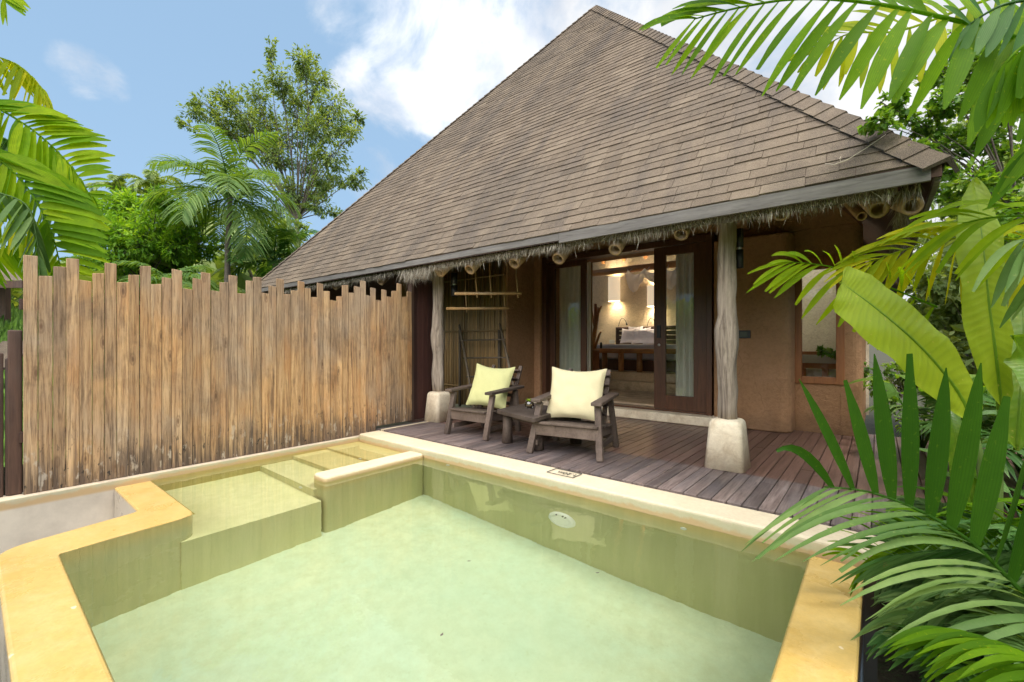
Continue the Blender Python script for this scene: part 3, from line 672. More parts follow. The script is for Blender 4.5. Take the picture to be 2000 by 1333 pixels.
fascia((EX1-.03, EY0+.05, EZ), (EX1-.03, EY1, EZ))
# thatch fringe under the eaves
tb = MB(); rt = random.Random(9)
def strand(p, ln, dirx, wd, tn):
    d = V((dirx, rt.gauss(-.15, .25), -1)).normalized(); q = p+d*ln*.55; r_ = q+V((d.x*.8+rt.gauss(0, .12), d.y, -1)).normalized()*ln*.45
    s = V((rt.uniform(-1, 1), rt.uniform(-.5, .5), 0)).normalized()*wd
    tb.add([p-s, p+s, q+s*.8, q-s*.8, r_], [(0, 1, 2, 3), (3, 2, 4)], tn)
x = EX0+.15
while x < EX1-.22:
    amp = .5+.5*mnoise.noise(V((x*2.2, 3, 0)))+.35*mnoise.noise(V((x*8, 1, 0)))
    if abs(x+4.75) < .28: amp += 1.3                       # the thick tuft by the gate
    if abs(x+1.0) < .3: amp *= .6
    for k in range(9):
        y = EY0+rt.uniform(.05, .17)
        strand(V((x+rt.uniform(-.01, .01), y, EZ-.10+rt.uniform(-.01, .03))), max(.03, rt.uniform(.03, .105)*(.4+amp)+(.08 if rt.random() < .02 else 0)), rt.gauss(.05+.5*mnoise.noise(V((x*3, 0, 7))), .3), rt.uniform(.0013, .003), min(1, max(0, rt.gauss(.6, .28))))
    x += .006
y = EY0+.1
while y < 9:
    for k in range(5):
        strand(V((EX1-.14+rt.uniform(-.05, .05), y, EZ-.08)), rt.uniform(.05, .16), rt.gauss(0, .3), .0025, rt.gauss(.45, .2))
    y += .012
# the ragged darker mat the strands hang from
vs = []; m = 260
for i in range(m+1):
    x = lerp(EX0+.1, EX1-.2, i/m); vs += [V((x, EY0+.05, EZ-.09)), V((x, EY0+.09, EZ-.135-.02*mnoise.noise(V((x*6, 2, 1))))), V((x, EY0+.22, EZ-.10)), V((x, EY0+.3, EZ+.1))]
fs = []
for i in range(m):
    for k in range(3): fs.append((i*4+k, (i+1)*4+k, (i+1)*4+k+1, i*4+k+1))
tb.add(vs, fs, .12)
tb.build('thatch_fringe', THATCH, house)
# bamboo rafters: hollow ends peep out below the thatch
def hollow(q, a, b, r, tn=.5, n=14):
    a = V(a); b = V(b); d = (b-a).normalized(); x = d.orthogonal().normalized(); y = d.cross(x); vs = []
    for (c, rr_) in ((b, r), (a, r), (a, r*.68), (a+d*.12, r*.66)):
        for k in range(n): vs.append(c+(x*math.cos(2*PI*k/n)+y*math.sin(2*PI*k/n))*rr_)
    fs = []
    for i in range(3):
        for k in range(n): fs.append((i*n+k, (i*n+(k+1) % n), ((i+1)*n+(k+1) % n), (i+1)*n+k))
    fs.append(tuple(3*n+k for k in range(n)))
    q.add(vs, fs, tn, True)
sl = (AZ-EZ)/5.14
for (px, py, rpx) in ((1330, 459, 14), (1201, 489, 13), (1090, 507, 13), (1004, 516, 12), (917, 528, 11), (858, 533, 11), (742, 552, 8), (653, 562, 7), (1525, 417, 17)):
    c = at(px, py, y=3.84); q = MB(); d_ = V((0, 1, sl*.72)).normalized(); dd = (-SA*c.x+CA*c.y)
    hollow(q, c, c+d_*2.2, rpx*dd/F, random.random()); q.build('bamboo_rafter', BAMB, house)
for (pa, ya, pb, yb, rpx) in (((1716, 410), 4.0, (1660, 355), 4.9, 17), ((1782, 403), 3.95, (1690, 372), 5.0, 18), ((1683, 423), 4.2, (1640, 380), 5.0, 9)):
    q = MB(); a = at(*pa, y=ya); b = at(*pb, y=yb); dd = (-SA*a.x+CA*a.y); hollow(q, a, b+(b-a)*.6, rpx*dd/F, .6); q.build('bamboo_brace', BAMB, house)
# plate beam over the posts, soffit boards
q = MB(); q.tube([(-9, 4.28, 2.42), (-5, 4.28, 2.43), (-.2, 4.28, 2.42)], .085, 12, .3); q.build('plate_beam', BAMB, house)

# walls
def wall_prism(name, poly, z0, z1, bevel=.03, m=ADOBE): return prism(name, poly, z0, z1, m, house, bevel, 3)
DY = 6.3; DX0, DX1 = at(1060, 780, y=DY).x, at(1391, 810, y=DY).x; DZ0, DZ1 = .14, 2.56
wall_prism('adobe_column', rnd_poly([(DX1+.02, 6.28), (-.80, 6.28), (-.80, 6.9), (DX1+.02, 6.9)], [.03, .16, 0, 0]), 0, 2.45, .06)
wxr = at(1684, 850, y=6.6).x
wx0, wx1 = at(1547, 747, y=6.6).x, at(1650, 750, y=6.6).x; wz0, wz1 = .60, 2.16
def wall_with_hole(name, x0, x1, y0, y1, z0, z1, hx0, hx1, hz0, hz1, m):
    q = MB(); q.box((x0, y0, z0), (hx0, y1, z1)); q.box((hx1, y0, z0), (x1, y1, z1)); q.box((hx0, y0, z0), (hx1, y1, hz0)); q.box((hx0, y0, hz1), (hx1, y1, z1)); return q.build(name, m, house)
q = MB()
q.box((-.82, 6.6, 0), (wx0, 6.85, 2.5)); q.box((wx1, 6.6, 0), (wxr-.12, 6.85, 2.5)); q.box((wx0, 6.6, 0), (wx1, 6.85, wz0)); q.box((wx0, 6.6, wz1), (wx1, 6.85, 2.5))
q.build('window_wall', ADOBE, house)
wall_prism('wall_corner', rnd_poly([(wxr-.2, 6.592), (wxr+.004, 6.592), (wxr+.004, 6.86), (wxr-.2, 6.86)], [0, .13, 0, 0]), 0, 2.5, .0)
wall_prism('door_jamb_wall', rnd_poly([(-4.62, 6.22), (DX0-.005, 6.22), (DX0-.005, 6.9), (-4.62, 6.9)], [.04, .04, 0, 0]), 0, 3.0, .03)
wall_prism('alcove_wall', [(-4.72, 5.5), (-4.60, 5.5), (-4.60, 6.3), (-4.72, 6.3)], 0, 3.0, .03)
wall_prism('rear_alcove_wall', [(-7.5, 5.62), (-4.722, 5.62), (-4.722, 5.75), (-7.5, 5.75)], 0, 3.2, 0)
q = MB(); ux = [(-8.9, 2.5), (-.16, 2.505), (-.16, 2.68), (-2.15, 5.14), (-7.5, 5.14), (-8.9, 3.4)]
q.add([(x, 6.56, z) for x, z in ux]+[(x, 6.95, z) for x, z in ux], [tuple(range(6)), tuple(range(11, 5, -1))]+[(i, i+6, (i+1) % 6+6, (i+1) % 6) for i in range(6)])
q.box((-4.6, 6.36, DZ1+.02), (-1.3, 6.555, 3.2)); q.build('upper_wall', ADOBE, house)
prism('door_sill', rnd_poly([(DX0-.12, 6.10), (DX1+.1, 6.10), (DX1+.1, 6.9), (DX0-.12, 6.9)], [.03, .03, 0, 0]), 0, .125, PEDM, house, .02)
# room shell
q = MB(); q.box((-8.8, 6.86, .0), (-.2, 8.6, .13)); q.box((-8.8, 8.62, .0), (-.2, 8.95, .30)); q.box((-8.8, 8.95, .0), (-.2, 11.6, .47)); q.build('room_floor', mat('room_floor_screed', m_adobe((.66, .48, .29), (.74, .57, .37))), house)
q = MB(); q.box((-8.6, 11.4, 0), (-1.4, 11.6, 3.6)); q.box((-1.395, 11.4, 0), (-.25, 11.6, 2.5)); q.box((-8.9, 6.9, 0), (-8.7, 8.0, 3.0)); q.box((-8.9, 8.0, 0), (-8.7, 11.0, .5)); q.box((-8.9, 11.0, 0), (-8.7, 11.4, 3.0)); q.build('room_wall', ROOMW, house)  # unseen opening added in the left wall to bring in daylight
q = MB(); q.box((-8.7, 11.392, 0), (-4.72, 11.398, .0)) if False else None
fz = []
for z in (2.45, 5.1):
    mg = (z+.28-EZ)/((AZ-EZ)/5.14); fz += [(EX0+mg, EY0+mg, z), (EX1-mg, EY0+mg, z), (EX1-mg, EY1-mg, z), (EX0+mg, EY1-mg, z)]
q.add(fz, [(0, 1, 5, 4), (2, 3, 7, 6), (4, 5, 6, 7)], .4); e_ = V(fz[1]); g_ = V(fz[2]); e2 = V(fz[5]); g2 = V(fz[6]); a_ = V((e_.x, 8.82, e_.z)); b_ = V((e2.x, 8.82, e2.z)); q.add([a_, g_, g2, b_, e_, V((e_.x, 6.9, e_.z)), V((e2.x, 6.9, e2.z)), e2], [(0, 1, 2, 3), (4, 5, 6, 7)], .4); q.build('room_ceiling', CEILW, house)  # left side and a right gap kept open for the added roof light
for k in range(9):
    x = -6.6+k*.62; q = MB(); q.tube([(x, 11.38, 3.35), (x+.15, 10.0, 4.95)], .05, 8, random.random()); q.build('ceiling_rafter', LOGW, house)
q = MB(); q.tube([(-7.5, 10.6, 2.95), (-.5, 10.6, 2.97)], .085, 10, .7); q.build('ceiling_beam', LOGW, house)

# sliding door
def door_leaf(name, x0, x1, y, z0, z1, st, bot, top, lab=None, lock=None):
    q = MB(); th = .045
    q.box((x0, y, z0), (x0+st, y+th, z1), .45); q.box((x1-st, y, z0), (x1, y+th, z1), .6)
    q.box((x0+st, y, z0), (x1-st, y+th, z0+bot), .5); q.box((x0+st, y, z1-top), (x1-st, y+th, z1), .5)
    o = q.build(name, DOORW, house, .004, 2)
    if lab: o['label'] = lab
    g = MB(); g.add([(x0+st, y+.02, z0+bot), (x1-st, y+.02, z0+bot), (x1-st, y+.02, z1-top), (x0+st, y+.02, z1-top)], [(0, 1, 2, 3)]); go = g.build('glass', GLASS, o); go.location = (0, 0, 0)
    if lock:
        l = MB(); l.lathe((x0+st*.45, y, lock), [(0, .012), (.016, .012), (.02, 0)], 14, axis=(0, -1, 0)); l.build('lock', STEEL, o).location = (0, 0, 0)
        l = MB(); l.box((x0+st*.3, y-.02, lock+.1), (x0+st*.6, y-.001, lock+.28)); l.build('handle', BLACK, o).location = (0, 0, 0)
    return o
q = MB(); fw = .08
q.box((DX0, 6.28, .126), (DX0+fw, 6.5, DZ1)); q.box((DX1-.07, 6.28, .126), (DX1, 6.5, DZ1)); q.box((DX0+fw, 6.285, DZ1-.09), (DX1-.07, 6.5, DZ1)); q.box((DX0+fw, 6.30, .126), (DX1-.07, 6.5, .15))
q.build('door_frame', DOORW, house, .004)
lx1 = at(1141, 700, y=6.35).x
door_leaf('sliding_door', DX0+fw, lx1, 6.40, .155, DZ1-.095, .10, .22, .09, 'left glass door leaf with a dark frame and a sheer curtain behind')
rx0 = at(1277, 700, y=6.31).x
door_leaf('sliding_door', rx0, DX1-.075, 6.31, .155, DZ1-.095, .17, .20, .12, 'wide right glass door leaf with a round lock', 1.07)
# window
wn = MB(); th = .05; fs_ = .105
wn.box((wx0, 6.57, wz0), (wx0+fs_, 6.64, wz1)); wn.box((wx1-fs_*.8, 6.57, wz0), (wx1, 6.64, wz1)); wn.box((wx0+fs_, 6.57, wz0), (wx1-fs_*.8, 6.64, wz0+.085)); wn.box((wx0+fs_, 6.57, wz1-.16), (wx1-fs_*.8, 6.64, wz1))
wo_ = wn.build('window', WINW, house, .005)
g = MB(); g.add([(wx0+fs_, 6.61, wz0+.085), (wx1-fs_*.8, 6.61, wz0+.085), (wx1-fs_*.8, 6.61, wz1-.16), (wx0+fs_, 6.61, wz1-.16)], [(0, 1, 2, 3)]); g.build('glass', GLASS, wo_).location = (0, 0, 0)
q = MB(); q.box((wx0-.012, 6.565, .66), (wx0+.01, 6.60, .76)); q.build('hinge', STEEL, wo_).location = (0, 0, 0)
# bathroom behind the window
q = MB(); q.box((-1.9, 8.7, 0), (-.1, 8.8, 2.45)); q.box((-1.98, 6.96, 0), (-1.9, 8.8, 4.4)); q.build('bathroom_wall', ROOMW, house)
q = MB(); q.box((-.2, 6.9, 0), (wxr, 8.69, 2.3)); q.build('garden_wall', ADOBE, house)
vt = thing('vanity_unit', 'grey stone washstand on dark wooden slats seen through the small window', 'vanity', (-.9, 8.2, 0))
q = MB(); q.box((-1.85, 7.9, .80), (-.2, 8.5, .92)); q.build('counter_top', mat('grey_stone', lambda nt, o: prin(nt, o, (.35, .35, .34), .5)), vt)
for i in range(6):
    q = MB(); q.box((-1.75+i*.28, 7.95, .13), (-1.67+i*.28, 8.0, .72)); q.build('leg', WINW, vt)
q = MB(); q.box((-1.85, 7.93, .72), (-.2, 8.0, .80)); q.build('rail', WINW, vt)
q = MB(); q.box((-1.8, 8.1, .13), (-.25, 8.15, .70)); q.build('towel_shelf', WHITE, vt)
tr = MB(); tr.box((-.95, 8.0, .92), (-.6, 8.15, .97)); tr.box((-.62, 8.02, .92), (-.5, 8.12, .99)); tag(tr.build('amenity_box', WINW, bevel=.005), 'small reddish wooden box on the grey washstand behind the window', 'box')

# dry twig lying on the shingles
tw = MB(); rp_ = []
def on_roof(px, py, h=.035):
    w0 = at(px, py, d=1)-V((0, 0, CH)); k_ = (AZ-EZ)/5.14; t = (EZ-EY0*k_-CH)/(w0.z-k_*w0.y); return V((w0.x*t, w0.y*t-h*.77, CH+w0.z*t+h*.63))
tw.tube([on_roof(*p) for p in ((1612, 329), (1630, 331), (1655, 322), (1690, 300), (1712, 285), (1730, 272))], [.003, .004, .004, .003, .003, .002], 5); tw.tube([on_roof(*p) for p in ((1642, 327), (1641, 318), (1643, 315))], .002, 4)
tag(tw.build('dry_twig', mat('dry_twig_bark', lambda nt, o: prin(nt, o, (.42, .36, .28), .8))), 'thin pale dry twig lying on the shingles near the right end of the eave', 'twig')
# posts on plaster pedestals
def post(x, y, r, zp, lean, nm):
    q = MB(); pts = []; rad = []
    for k in range(16):
        z = lerp(zp-.02, 2.42, k/15); bl = .012*mnoise.noise(V((x, 1, z*1.7)))+.012*mnoise.noise(V((x, 4, z*5)))
        pts.append((x+bl+lean*k/15, y+.02*mnoise.noise(V((x, 9, z*2))), z)); rad.append(r*(1+.12*mnoise.noise(V((x, 2, z*4)))+(.16 if 5 <= k <= 6 else 0)))
    q.tube(pts, rad, 18, .6, jit=.32); return q.build('post', GREYW, house)
p1 = post(-1.03, 4.28, .076, .43, 0, 1); p2 = post(-4.83, 4.25, .082, .41, .0, 2)
def pedestal(x, y, w0, w1, h, parent):
    bm = bmesh.new(); bmesh.ops.create_cube(bm, size=1)
    for v in bm.verts:
        f = w1 if v.co.z > 0 else w0; v.co = V((v.co.x*f, v.co.y*f, h if v.co.z > 0 else 0))
    bmesh.ops.bevel(bm, geom=[e for e in bm.edges if max(a.co.z for a in e.verts) > .01], offset=.05, segments=4, affect='EDGES', profile=.5)
    for v in bm.verts:
        k = mnoise.noise(v.co*6+V((x, 0, 0)))*.008; v.co += V((k, k, 0))
    me = bpy.data.meshes.new('pedestal'); bm.to_mesh(me); bm.free(); me.materials.append(PEDM)
    for p in me.polygons: p.use_smooth = True
    o = bpy.data.objects.new('pedestal', me); col.objects.link(o); o.parent = parent; o.location = (x, y, .002); return o
pedestal(-1.03, 4.28, .33, .255, .43, p1); pedestal(-4.815, 4.24, .31, .25, .41, p2)

# tube lamps strapped to the posts, switch plate
def tube_lamp(pxa, pya, pyb, y, w_, label):
    c = at(pxa, (pya+pyb)/2, y=y); z0 = at(pxa, pyb, y=y).z; z1 = at(pxa, pya, y=y).z; t = thing('wall_lamp', label, 'lamp', (c.x, c.y, z0), 'tube lamps on the deck posts')
    zm = (z0+z1)/2
    for za, zb in ((z0, zm-.012), (zm+.012, z1)):
        q = MB(); q.lathe((c.x, c.y, 0), [(w_*.8, za), (w_, za), (w_, zb), (w_*.8, zb), (w_*.8, za)], 16); q.build('tube_shade', BLACK, t)
    q = MB(); q.lathe((c.x, c.y, 0), [(w_*.6, zm-.012), (w_*.6, zm+.012)], 12); q.bar((c.x-.08, c.y, zm), (c.x, c.y, zm), .012, .012); q.build('bracket', STEEL, t)
tube_lamp(1444, 448, 524, 4.40, .034, 'slim black tube lamp on the right side of the near post')
tube_lamp(887, 534, 579, 4.36, .045, 'black tube lamp on the mossy left post in front of the bamboo screen')
sw = thing('switch_plate', 'small dark switch plate on the adobe wall right of the near post', 'switch', at(1454, 653, y=6.27))
a = at(1441, 646, y=6.27); b = at(1466, 661, y=6.27); q = MB(); q.box((a.x, 6.25, b.z), (b.x, 6.281, a.z)); q.build('plate', BLACK, sw, .004)
q = MB(); q.box((a.x+.03, 6.243, b.z+.02), (b.x-.03, 6.25, a.z-.02)); q.build('button', mat('dull_green', lambda nt, o: prin(nt, o, (.05, .06, .04), .4)), sw)

# ------------------------------------------------------------------ bamboo screen, ladder rack, hanging poles
sc_ = MB(); rb = random.Random(4); x = -6.45
while x < -4.62:
    r = rb.uniform(.008, .016); xx = x+r; l = rb.uniform(-.02, .02)
    sc_.tube([(xx, 5.5+rb.uniform(-.01, .01), .02), (xx+l*.5, 5.5, 1.2), (xx+l, 5.5+rb.uniform(-.01, .01), 2.5+rb.uniform(-.05, .05))], [r, r*.95, r*.9], 6, rb.random())
    x += 2*r*.93
scr = thing('bamboo_screen', 'tall screen of thin upright bamboo canes in shade behind the left chair', 'screen', (-5.5, 5.5, 0))
sc_.build('cane_panel', BAMB, scr)
for z in (.35, 1.3, 2.2):
    q = MB(); q.tube([(-6.45, 5.47, z), (-4.62, 5.47, z)], .014, 8, .3); q.build('cross_cane', BAMB, scr)
rack = thing('ladder_rack', 'dark bamboo ladder rack leaning by the bamboo screen', 'rack', at(940, 790, y=5.2))
LR = mat('old_grey_bamboo', m_wood((.09, .07, .05), (.19, .14, .09), (.14, .11, .08), (20, 20, 2), .7, .2))
a0_, a1_ = at(897, 635, y=5.36), at(926, 800, y=4.95); b0_, b1_ = at(976, 633, y=5.36), at(1012, 800, y=4.95)
for a, b in ((a0_, a1_), (b0_, b1_)):
    q = MB(); b = a+(b-a)*((a.z-.01)/(a.z-b.z)) if abs(a.z-b.z) > .1 else b; q.tube([a, a.lerp(b, .5)+V((.01, 0, 0)), b], .02, 8, .8); q.build('rail', LR, rack)
for f, dx in ((.2, 0), (.42, 0), (.64, 0), (.84, 0)):
    q = MB(); q.tube([a0_.lerp(a1_, f)-V((.04, 0, 0)), b0_.lerp(b1_, f)+V((.04, 0, 0))], .013, 8, .3); q.build('rung', LR, rack)
for px in (898, 975):
    q = MB(); p = at(px, 645, y=5.40); q.tube([(p.x, 5.40, .0), p], .024, 8, .1); q.build('rear_post', LR, rack)
for (xa, xb, yy, dep, lab, rp) in ((888, 1019, 574, 5.9, 'upper pole hung on cords in front of the bamboo screen, reaching past its edge', ((932, 0), (1012, 0), (960, 6))),
                               (872, 994, 603, 6.3, 'lower pole hung on cords close to the bamboo screen', ((912, 0), (987, 0)))):
    t = thing('hanging_pole', lab, 'pole', at((xa+xb)/2, yy, d=dep), 'bamboo poles hung under the eave')
    q = MB(); q.tube([at(xa, yy, d=dep), at(xb, yy-.5, d=dep)], .021, 10, .9); q.build('pole', BAMB, t)
    for px, k in rp:
        q = MB(); p = at(px, yy+8, d=dep); q.tube([p, p+V((.0, .0, .3))+V((-.03, 0, 0)), p+V((-.05, .02, .75))], .009, 6, .4); q.build('cord', BAMB, t)

# ------------------------------------------------------------------ chairs, cushions, table, jar
def armchair(x, y, rz, wf, wt, lab):
    """low armchair, front towards -y; wf foot width, wt width at the arms"""
    t = thing('armchair', lab, 'chair', (x, y, .002), 'low wooden armchairs on the deck'); t.rotation_euler.z = rz
    rj = random.Random(int(x*100))
    def b(name, a, c, w_, h, up=(0, 0, 1)):
        q = MB(); q.bar(a, c, w_, h, up, rj.random()); o = q.build(name, CHAIRW, None, .006, 2); o.parent = t; return o
    D = .60
    for s in (-1, 1):
        b('leg', (s*wf/2, 0, 0), (s*wt/2, .13, .50), .062, .05, (0, 1, 0))
        b('leg', (s*(wf/2-.02), D+.06, 0), (s*wt/2, D-.03, .515), .055, .05, (0, 1, 0))
        b('armrest', (s*(wt/2+.012), .03, .52), (s*(wt/2+.012), D+.08, .555), .105, .032)
        b('side_rail', (s*(wf/2-.07), .06, .235), (s*(wf/2-.07), D+.02, .19), .03, .085)
        b('stretcher', (s*(wf/2-.05), .05, .10), (s*(wf/2-.05), D+.03, .10), .028, .055)
        b('back_post', (s*(wt/2-.06), D-.1, .18), (s*(wt/2-.08), D+.21, .80), .05, .03)
    b('front_apron', (-wf/2+.03, .052, .235), (wf/2-.03, .052, .235), .03, .11)
    q = MB()
    for k in range(7):
        y0 = .045+k*.078; q.bar((-wf/2+.03, y0, .303-k*.009), (wf/2-.03, y0, .303-k*.009), .072, .022, (0, 0, 1), rj.random())
    o = q.build('seat', CHAIRW, None, .005, 2); o.parent = t
    q = MB()
    for k in range(6):
        f = .12+k*.155; p = V((0, D-.13+.31*f, .18+.62*f)); q.bar(p+V((-wt/2+.05, 0, 0)), p+V((wt/2-.05, 0, 0)), .085, .02, (0, .45, .9), rj.random())
    o = q.build('backrest', CHAIRW, None, .005, 2); o.parent = t
    b('rear_stretcher', (-wf/2+.05, D+.02, .12), (wf/2-.05, D+.02, .12), .028, .06)
    return t
c1 = V((-1.975, 3.703)); c0_ = V((-2.707, 3.55)); mid = (c0_+c1)/2
armchair(mid.x+.01, mid.y, math.atan2(c1.y-c0_.y, c1.x-c0_.x), .72, .60, 'low grey brown armchair right of the small table, holding the pale yellow cushion')
armchair(-3.71, 3.68, R(3), .60, .60, 'low grey brown armchair beside the left post, holding the lime green cushion')
def cushion(name, m, lab, w_, h_, th, M):
    n = 22; vs = []; fs = []; rq = random.Random(len(lab))
    sd_ = rq.random()*30
    def P(i, j, s):
        u = 2*i/n-1; v = 2*j/n-1
        e = (1-abs(u)**3.2)*(1-abs(v)**3.2); pin = 1-.085*(1-abs(v)**2)*abs(u)**3; pin2 = 1-.10*(1-abs(u)**2)*abs(v)**3
        zz = s*th/2*max(0, e)**.55; wr = .012*mnoise.noise(V((u*3+sd_, v*3, s*2)))+.02*mnoise.noise(V((u*5+v*2+sd_, v*1.5, s)))*abs(u)
        p = V((u*w_/2*pin, zz+wr*(e > 0)*max(0, e)**.3, v*h_/2*pin2))
        p.z -= .02*(1-u*u)*(v > 0)*v; return M @ p
    for s in (-1, 1):
        o_ = len(vs)
        for j in range(n+1):
            for i in range(n+1): vs.append(P(i, j, s))
        for j in range(n):
            for i in range(n):
                a = o_+j*(n+1)+i; f = (a, a+1, a+n+2, a+n+1); fs.append(f if s < 0 else f[::-1])
    q = MB(); q.add(vs, fs, .5, True); o = q.build(name, m); 
    md = o.modifiers.new('sub', 'SUBSURF'); md.levels = 1; md.render_levels = 1
    return tag(o, lab, 'cushion', 'square cushions on the armchairs')
rz1 = math.atan2(c1.y-c0_.y, c1.x-c0_.x)
M1 = Matrix.Translation((-2.43, 4.02, .575)) @ Matrix.Rotation(rz1+R(6), 4, 'Z') @ Matrix.Rotation(R(-24), 4, 'X') @ Matrix.Rotation(R(1), 4, 'Y')
cushion('cushion', CUSH_Y, 'pale yellow square cushion leaning back on the chair right of the table', .60, .58, .17, M1)
M2 = Matrix.Translation((-3.69, 4.09, .57)) @ Matrix.Rotation(R(16), 4, 'Z') @ Matrix.Rotation(R(-24), 4, 'X') @ Matrix.Rotation(R(4), 4, 'Y')
cushion('cushion', CUSH_L, 'lime green square cushion leaning back on the chair beside the left post', .55, .56, .16, M2)
tb_ = thing('side_table', 'low rustic plank table with stout log legs between the two chairs', 'table', (-2.95, 3.95, 0))
tp = rnd_poly([at(969, 800, z=.37)[:2], at(1043, 818, z=.37)[:2], at(1104, 799, z=.37)[:2], at(1035, 786, z=.37)[:2]], [.04, .08, .04, .04])
q0 = [V((p[0], p[1])) for p in tp]; cxy = sum(q0, V((0, 0)))/len(q0)
prism('tabletop', [tuple(p) for p in q0], .325, .37, CHAIRW, tb_, .008)
for px, py in ((984, 866), (1043, 880)):
    p = at(px, py, z=0); q = MB(); q.tube([(p.x+.02, p.y+.04, .002), (p.x+.015, p.y+.05, .15), (p.x+.02, p.y+.05, .325)], [.062, .055, .06], 12, .4, jit=.2); q.build('leg', CHAIRW, tb_)
for p in ((-2.55, 4.22), (-3.05, 4.27)):
    q = MB(); q.tube([(p[0], p[1], .002), (p[0], p[1], .325)], [.06, .055], 12, .3, jit=.2); q.build('leg', CHAIRW, tb_)
q = MB()
for a, b in (((-3.1, 3.8), (-2.68, 3.74)), ((-3.0, 4.22), (-2.6, 4.17)), ((-2.66, 3.78), (-2.58, 4.18)), ((-3.12, 3.84), (-3.05, 4.22))): q.bar((a[0], a[1], .29), (b[0], b[1], .29), .025, .06)
q.build('apron', CHAIRW, tb_)
jc = at(1034, 798, z=.37); jar = thing('glass_jar', 'round glass jar with a small succulent on the side table', 'jar', jc)
q = MB(); q.lathe(jc, [(a_*1.15, b_*1.1) for a_, b_ in [(.0, .002), (.03, .002), (.044, .022), (.048, .04), (.042, .062), (.033, .074), (.036, .078)]], 20)
gl = mat('jar_glass', lambda nt, o: None)
def f_jar(nt, o):
    f = N(nt, 'ShaderNodeFresnel'); f.inputs[0].default_value = 1.6
    g = N(nt, 'ShaderNodeBsdfGlossy'); g.inputs['Roughness'].default_value = .03
    t = N(nt, 'ShaderNodeBsdfTransparent'); t.inputs[0].default_value = (.85, .88, .85, 1)
    m = N(nt, 'ShaderNodeMixShader'); nt.links.new(mth(nt, 'MULTIPLY', f.outputs[0], 2.5, True), m.inputs[0]); nt.links.new(t.outputs[0], m.inputs[1]); nt.links.new(g.outputs[0], m.inputs[2]); nt.links.new(m.outputs[0], o.inputs[0])
gl.node_tree.nodes.clear(); f_jar(gl.node_tree, gl.node_tree.nodes.new('ShaderNodeOutputMaterial'))
q.build('jar_glass', gl, jar)
q = MB(); q.lathe(jc, [(0, .004), (.026, .005), (.038, .022), (.041, .036), (.0, .04)], 16, .5); q.build('gravel', BAMB, jar)
q = MB()
for k in range(14):
    a = k*2.4; ln = .032+.001*k; d = V((math.cos(a), math.sin(a), 1.1-.05*k)).normalized(); s = d.cross(V((0, 0, 1))).normalized()*.013
    b = jc+V((0, 0, .075)); q.add([b, b+d*ln*.6+s, b+d*ln*1.4, b+d*ln*.6-s], [(0, 1, 2, 3)], .9)
q.build('succulent', LF_BRT, jar)

# ------------------------------------------------------------------ room furniture
def curtain(xa, xb, y, z0, z1, lab, amp=.03, waves=9, gather=0):
    q = MB(); n = 90; rows_ = 10; vs = []; fs = []
    for j in range(rows_+1):
        f = j/rows_
        for i in range(n+1):
            u = i/n; x = lerp(xa, xb, u)+gather*(1-f)*(1-f)*u
            vs.append((x, y+amp*math.sin(u*waves*2*PI+.5*math.sin(3*u))*(1-.3*f)+.01*mnoise.noise(V((u*5, f*2, xa))), lerp(z0, z1, f)))
    for j in range(rows_):
        for i in range(n): a = j*(n+1)+i; fs.append((a, a+1, a+n+2, a+n+1))
    q.add(vs, fs, .5, True); tag(q.build('curtain', CURT), lab, 'curtain', 'sheer curtains behind the glass doors')
curtain(DX0+.15, lx1-.02, 6.6, .17, 2.45, 'pale sheer curtain behind the left door leaf', .035, 7)
curtain(at(1320, 700, y=6.62).x, DX1+.1, 6.62, .17, 2.5, 'pale sheer curtain behind the wide right door leaf', .03, 8)
def zpt(px, py, y): return at(px, py, y=y)
PZ = .47
rl = thing('low_railing', 'low orange log railing on the raised floor inside the doorway', 'railing', (-4, 9.1, PZ))
a = zpt(1160, 685, 9.1); b = zpt(1340, 686, 9.1); q = MB(); q.box((a.x, 9.02, a.z-.05), (b.x+1, 9.22, a.z+.05), .6); q.build('top_rail', LOGW, rl, .03, 3)
for px in (1181, 1213, 1249, 1290, 1335):
    p = zpt(px, 700, 9.12); q = MB(); q.tube([(p.x, 9.12, PZ+.001), (p.x, 9.12, a.z-.05)], .062, 12, random.random()); q.build('post', LOGW, rl)
# bed
bed = thing('bed', 'bed with striped white pillows and a dark slatted headboard at the back of the room', 'bed', (-4.6, 10.4, PZ))
bx0 = zpt(1204, 660, 11.1).x; bx1 = bx0+2.1
q = MB(); q.box((bx0+.1, 9.6, PZ+.25), (bx1, 11.1, 1.06)); q.build('mattress', WHITE, bed, .05, 4)
q = MB(); q.box((bx0, 9.5, PZ+.001), (bx1+.05, 11.15, PZ+.24)); q.build('bed_base', DOORW, bed, .01)
hb = MB(); hz0 = zpt(1204, 640, 11.2).z
hb.box((bx0-.05, 11.16, PZ+.001), (bx0+.02, 11.24, hz0)); hb.box((bx1, 11.16, PZ+.001), (bx1+.07, 11.24, hz0))
for k in range(5): hb.tube([(bx0, 11.2, 1.0+k*.12), (bx1, 11.2, 1.0+k*.12)], .05, 10, .3)
hb.build('headboard', DARKW, bed)
for (px, py, s, lab) in ((1228, 656, .95, 0), (1252, 656, 1.05, 0), (1275, 657, 1.05, 0), (1240, 651, .9, 0)):
    p = at(px, py, y=11.0 if s > .92 else 11.08); M = Matrix.Translation(p) @ Matrix.Rotation(R(-18), 4, 'X')
    o = cushion('pillow', WHITE, 'x'*int(px), .46*s, .44*s, .15, M)
    for kk in ('label', 'category', 'group'): del o[kk]
    o.parent = bed; o.location = -bed.location
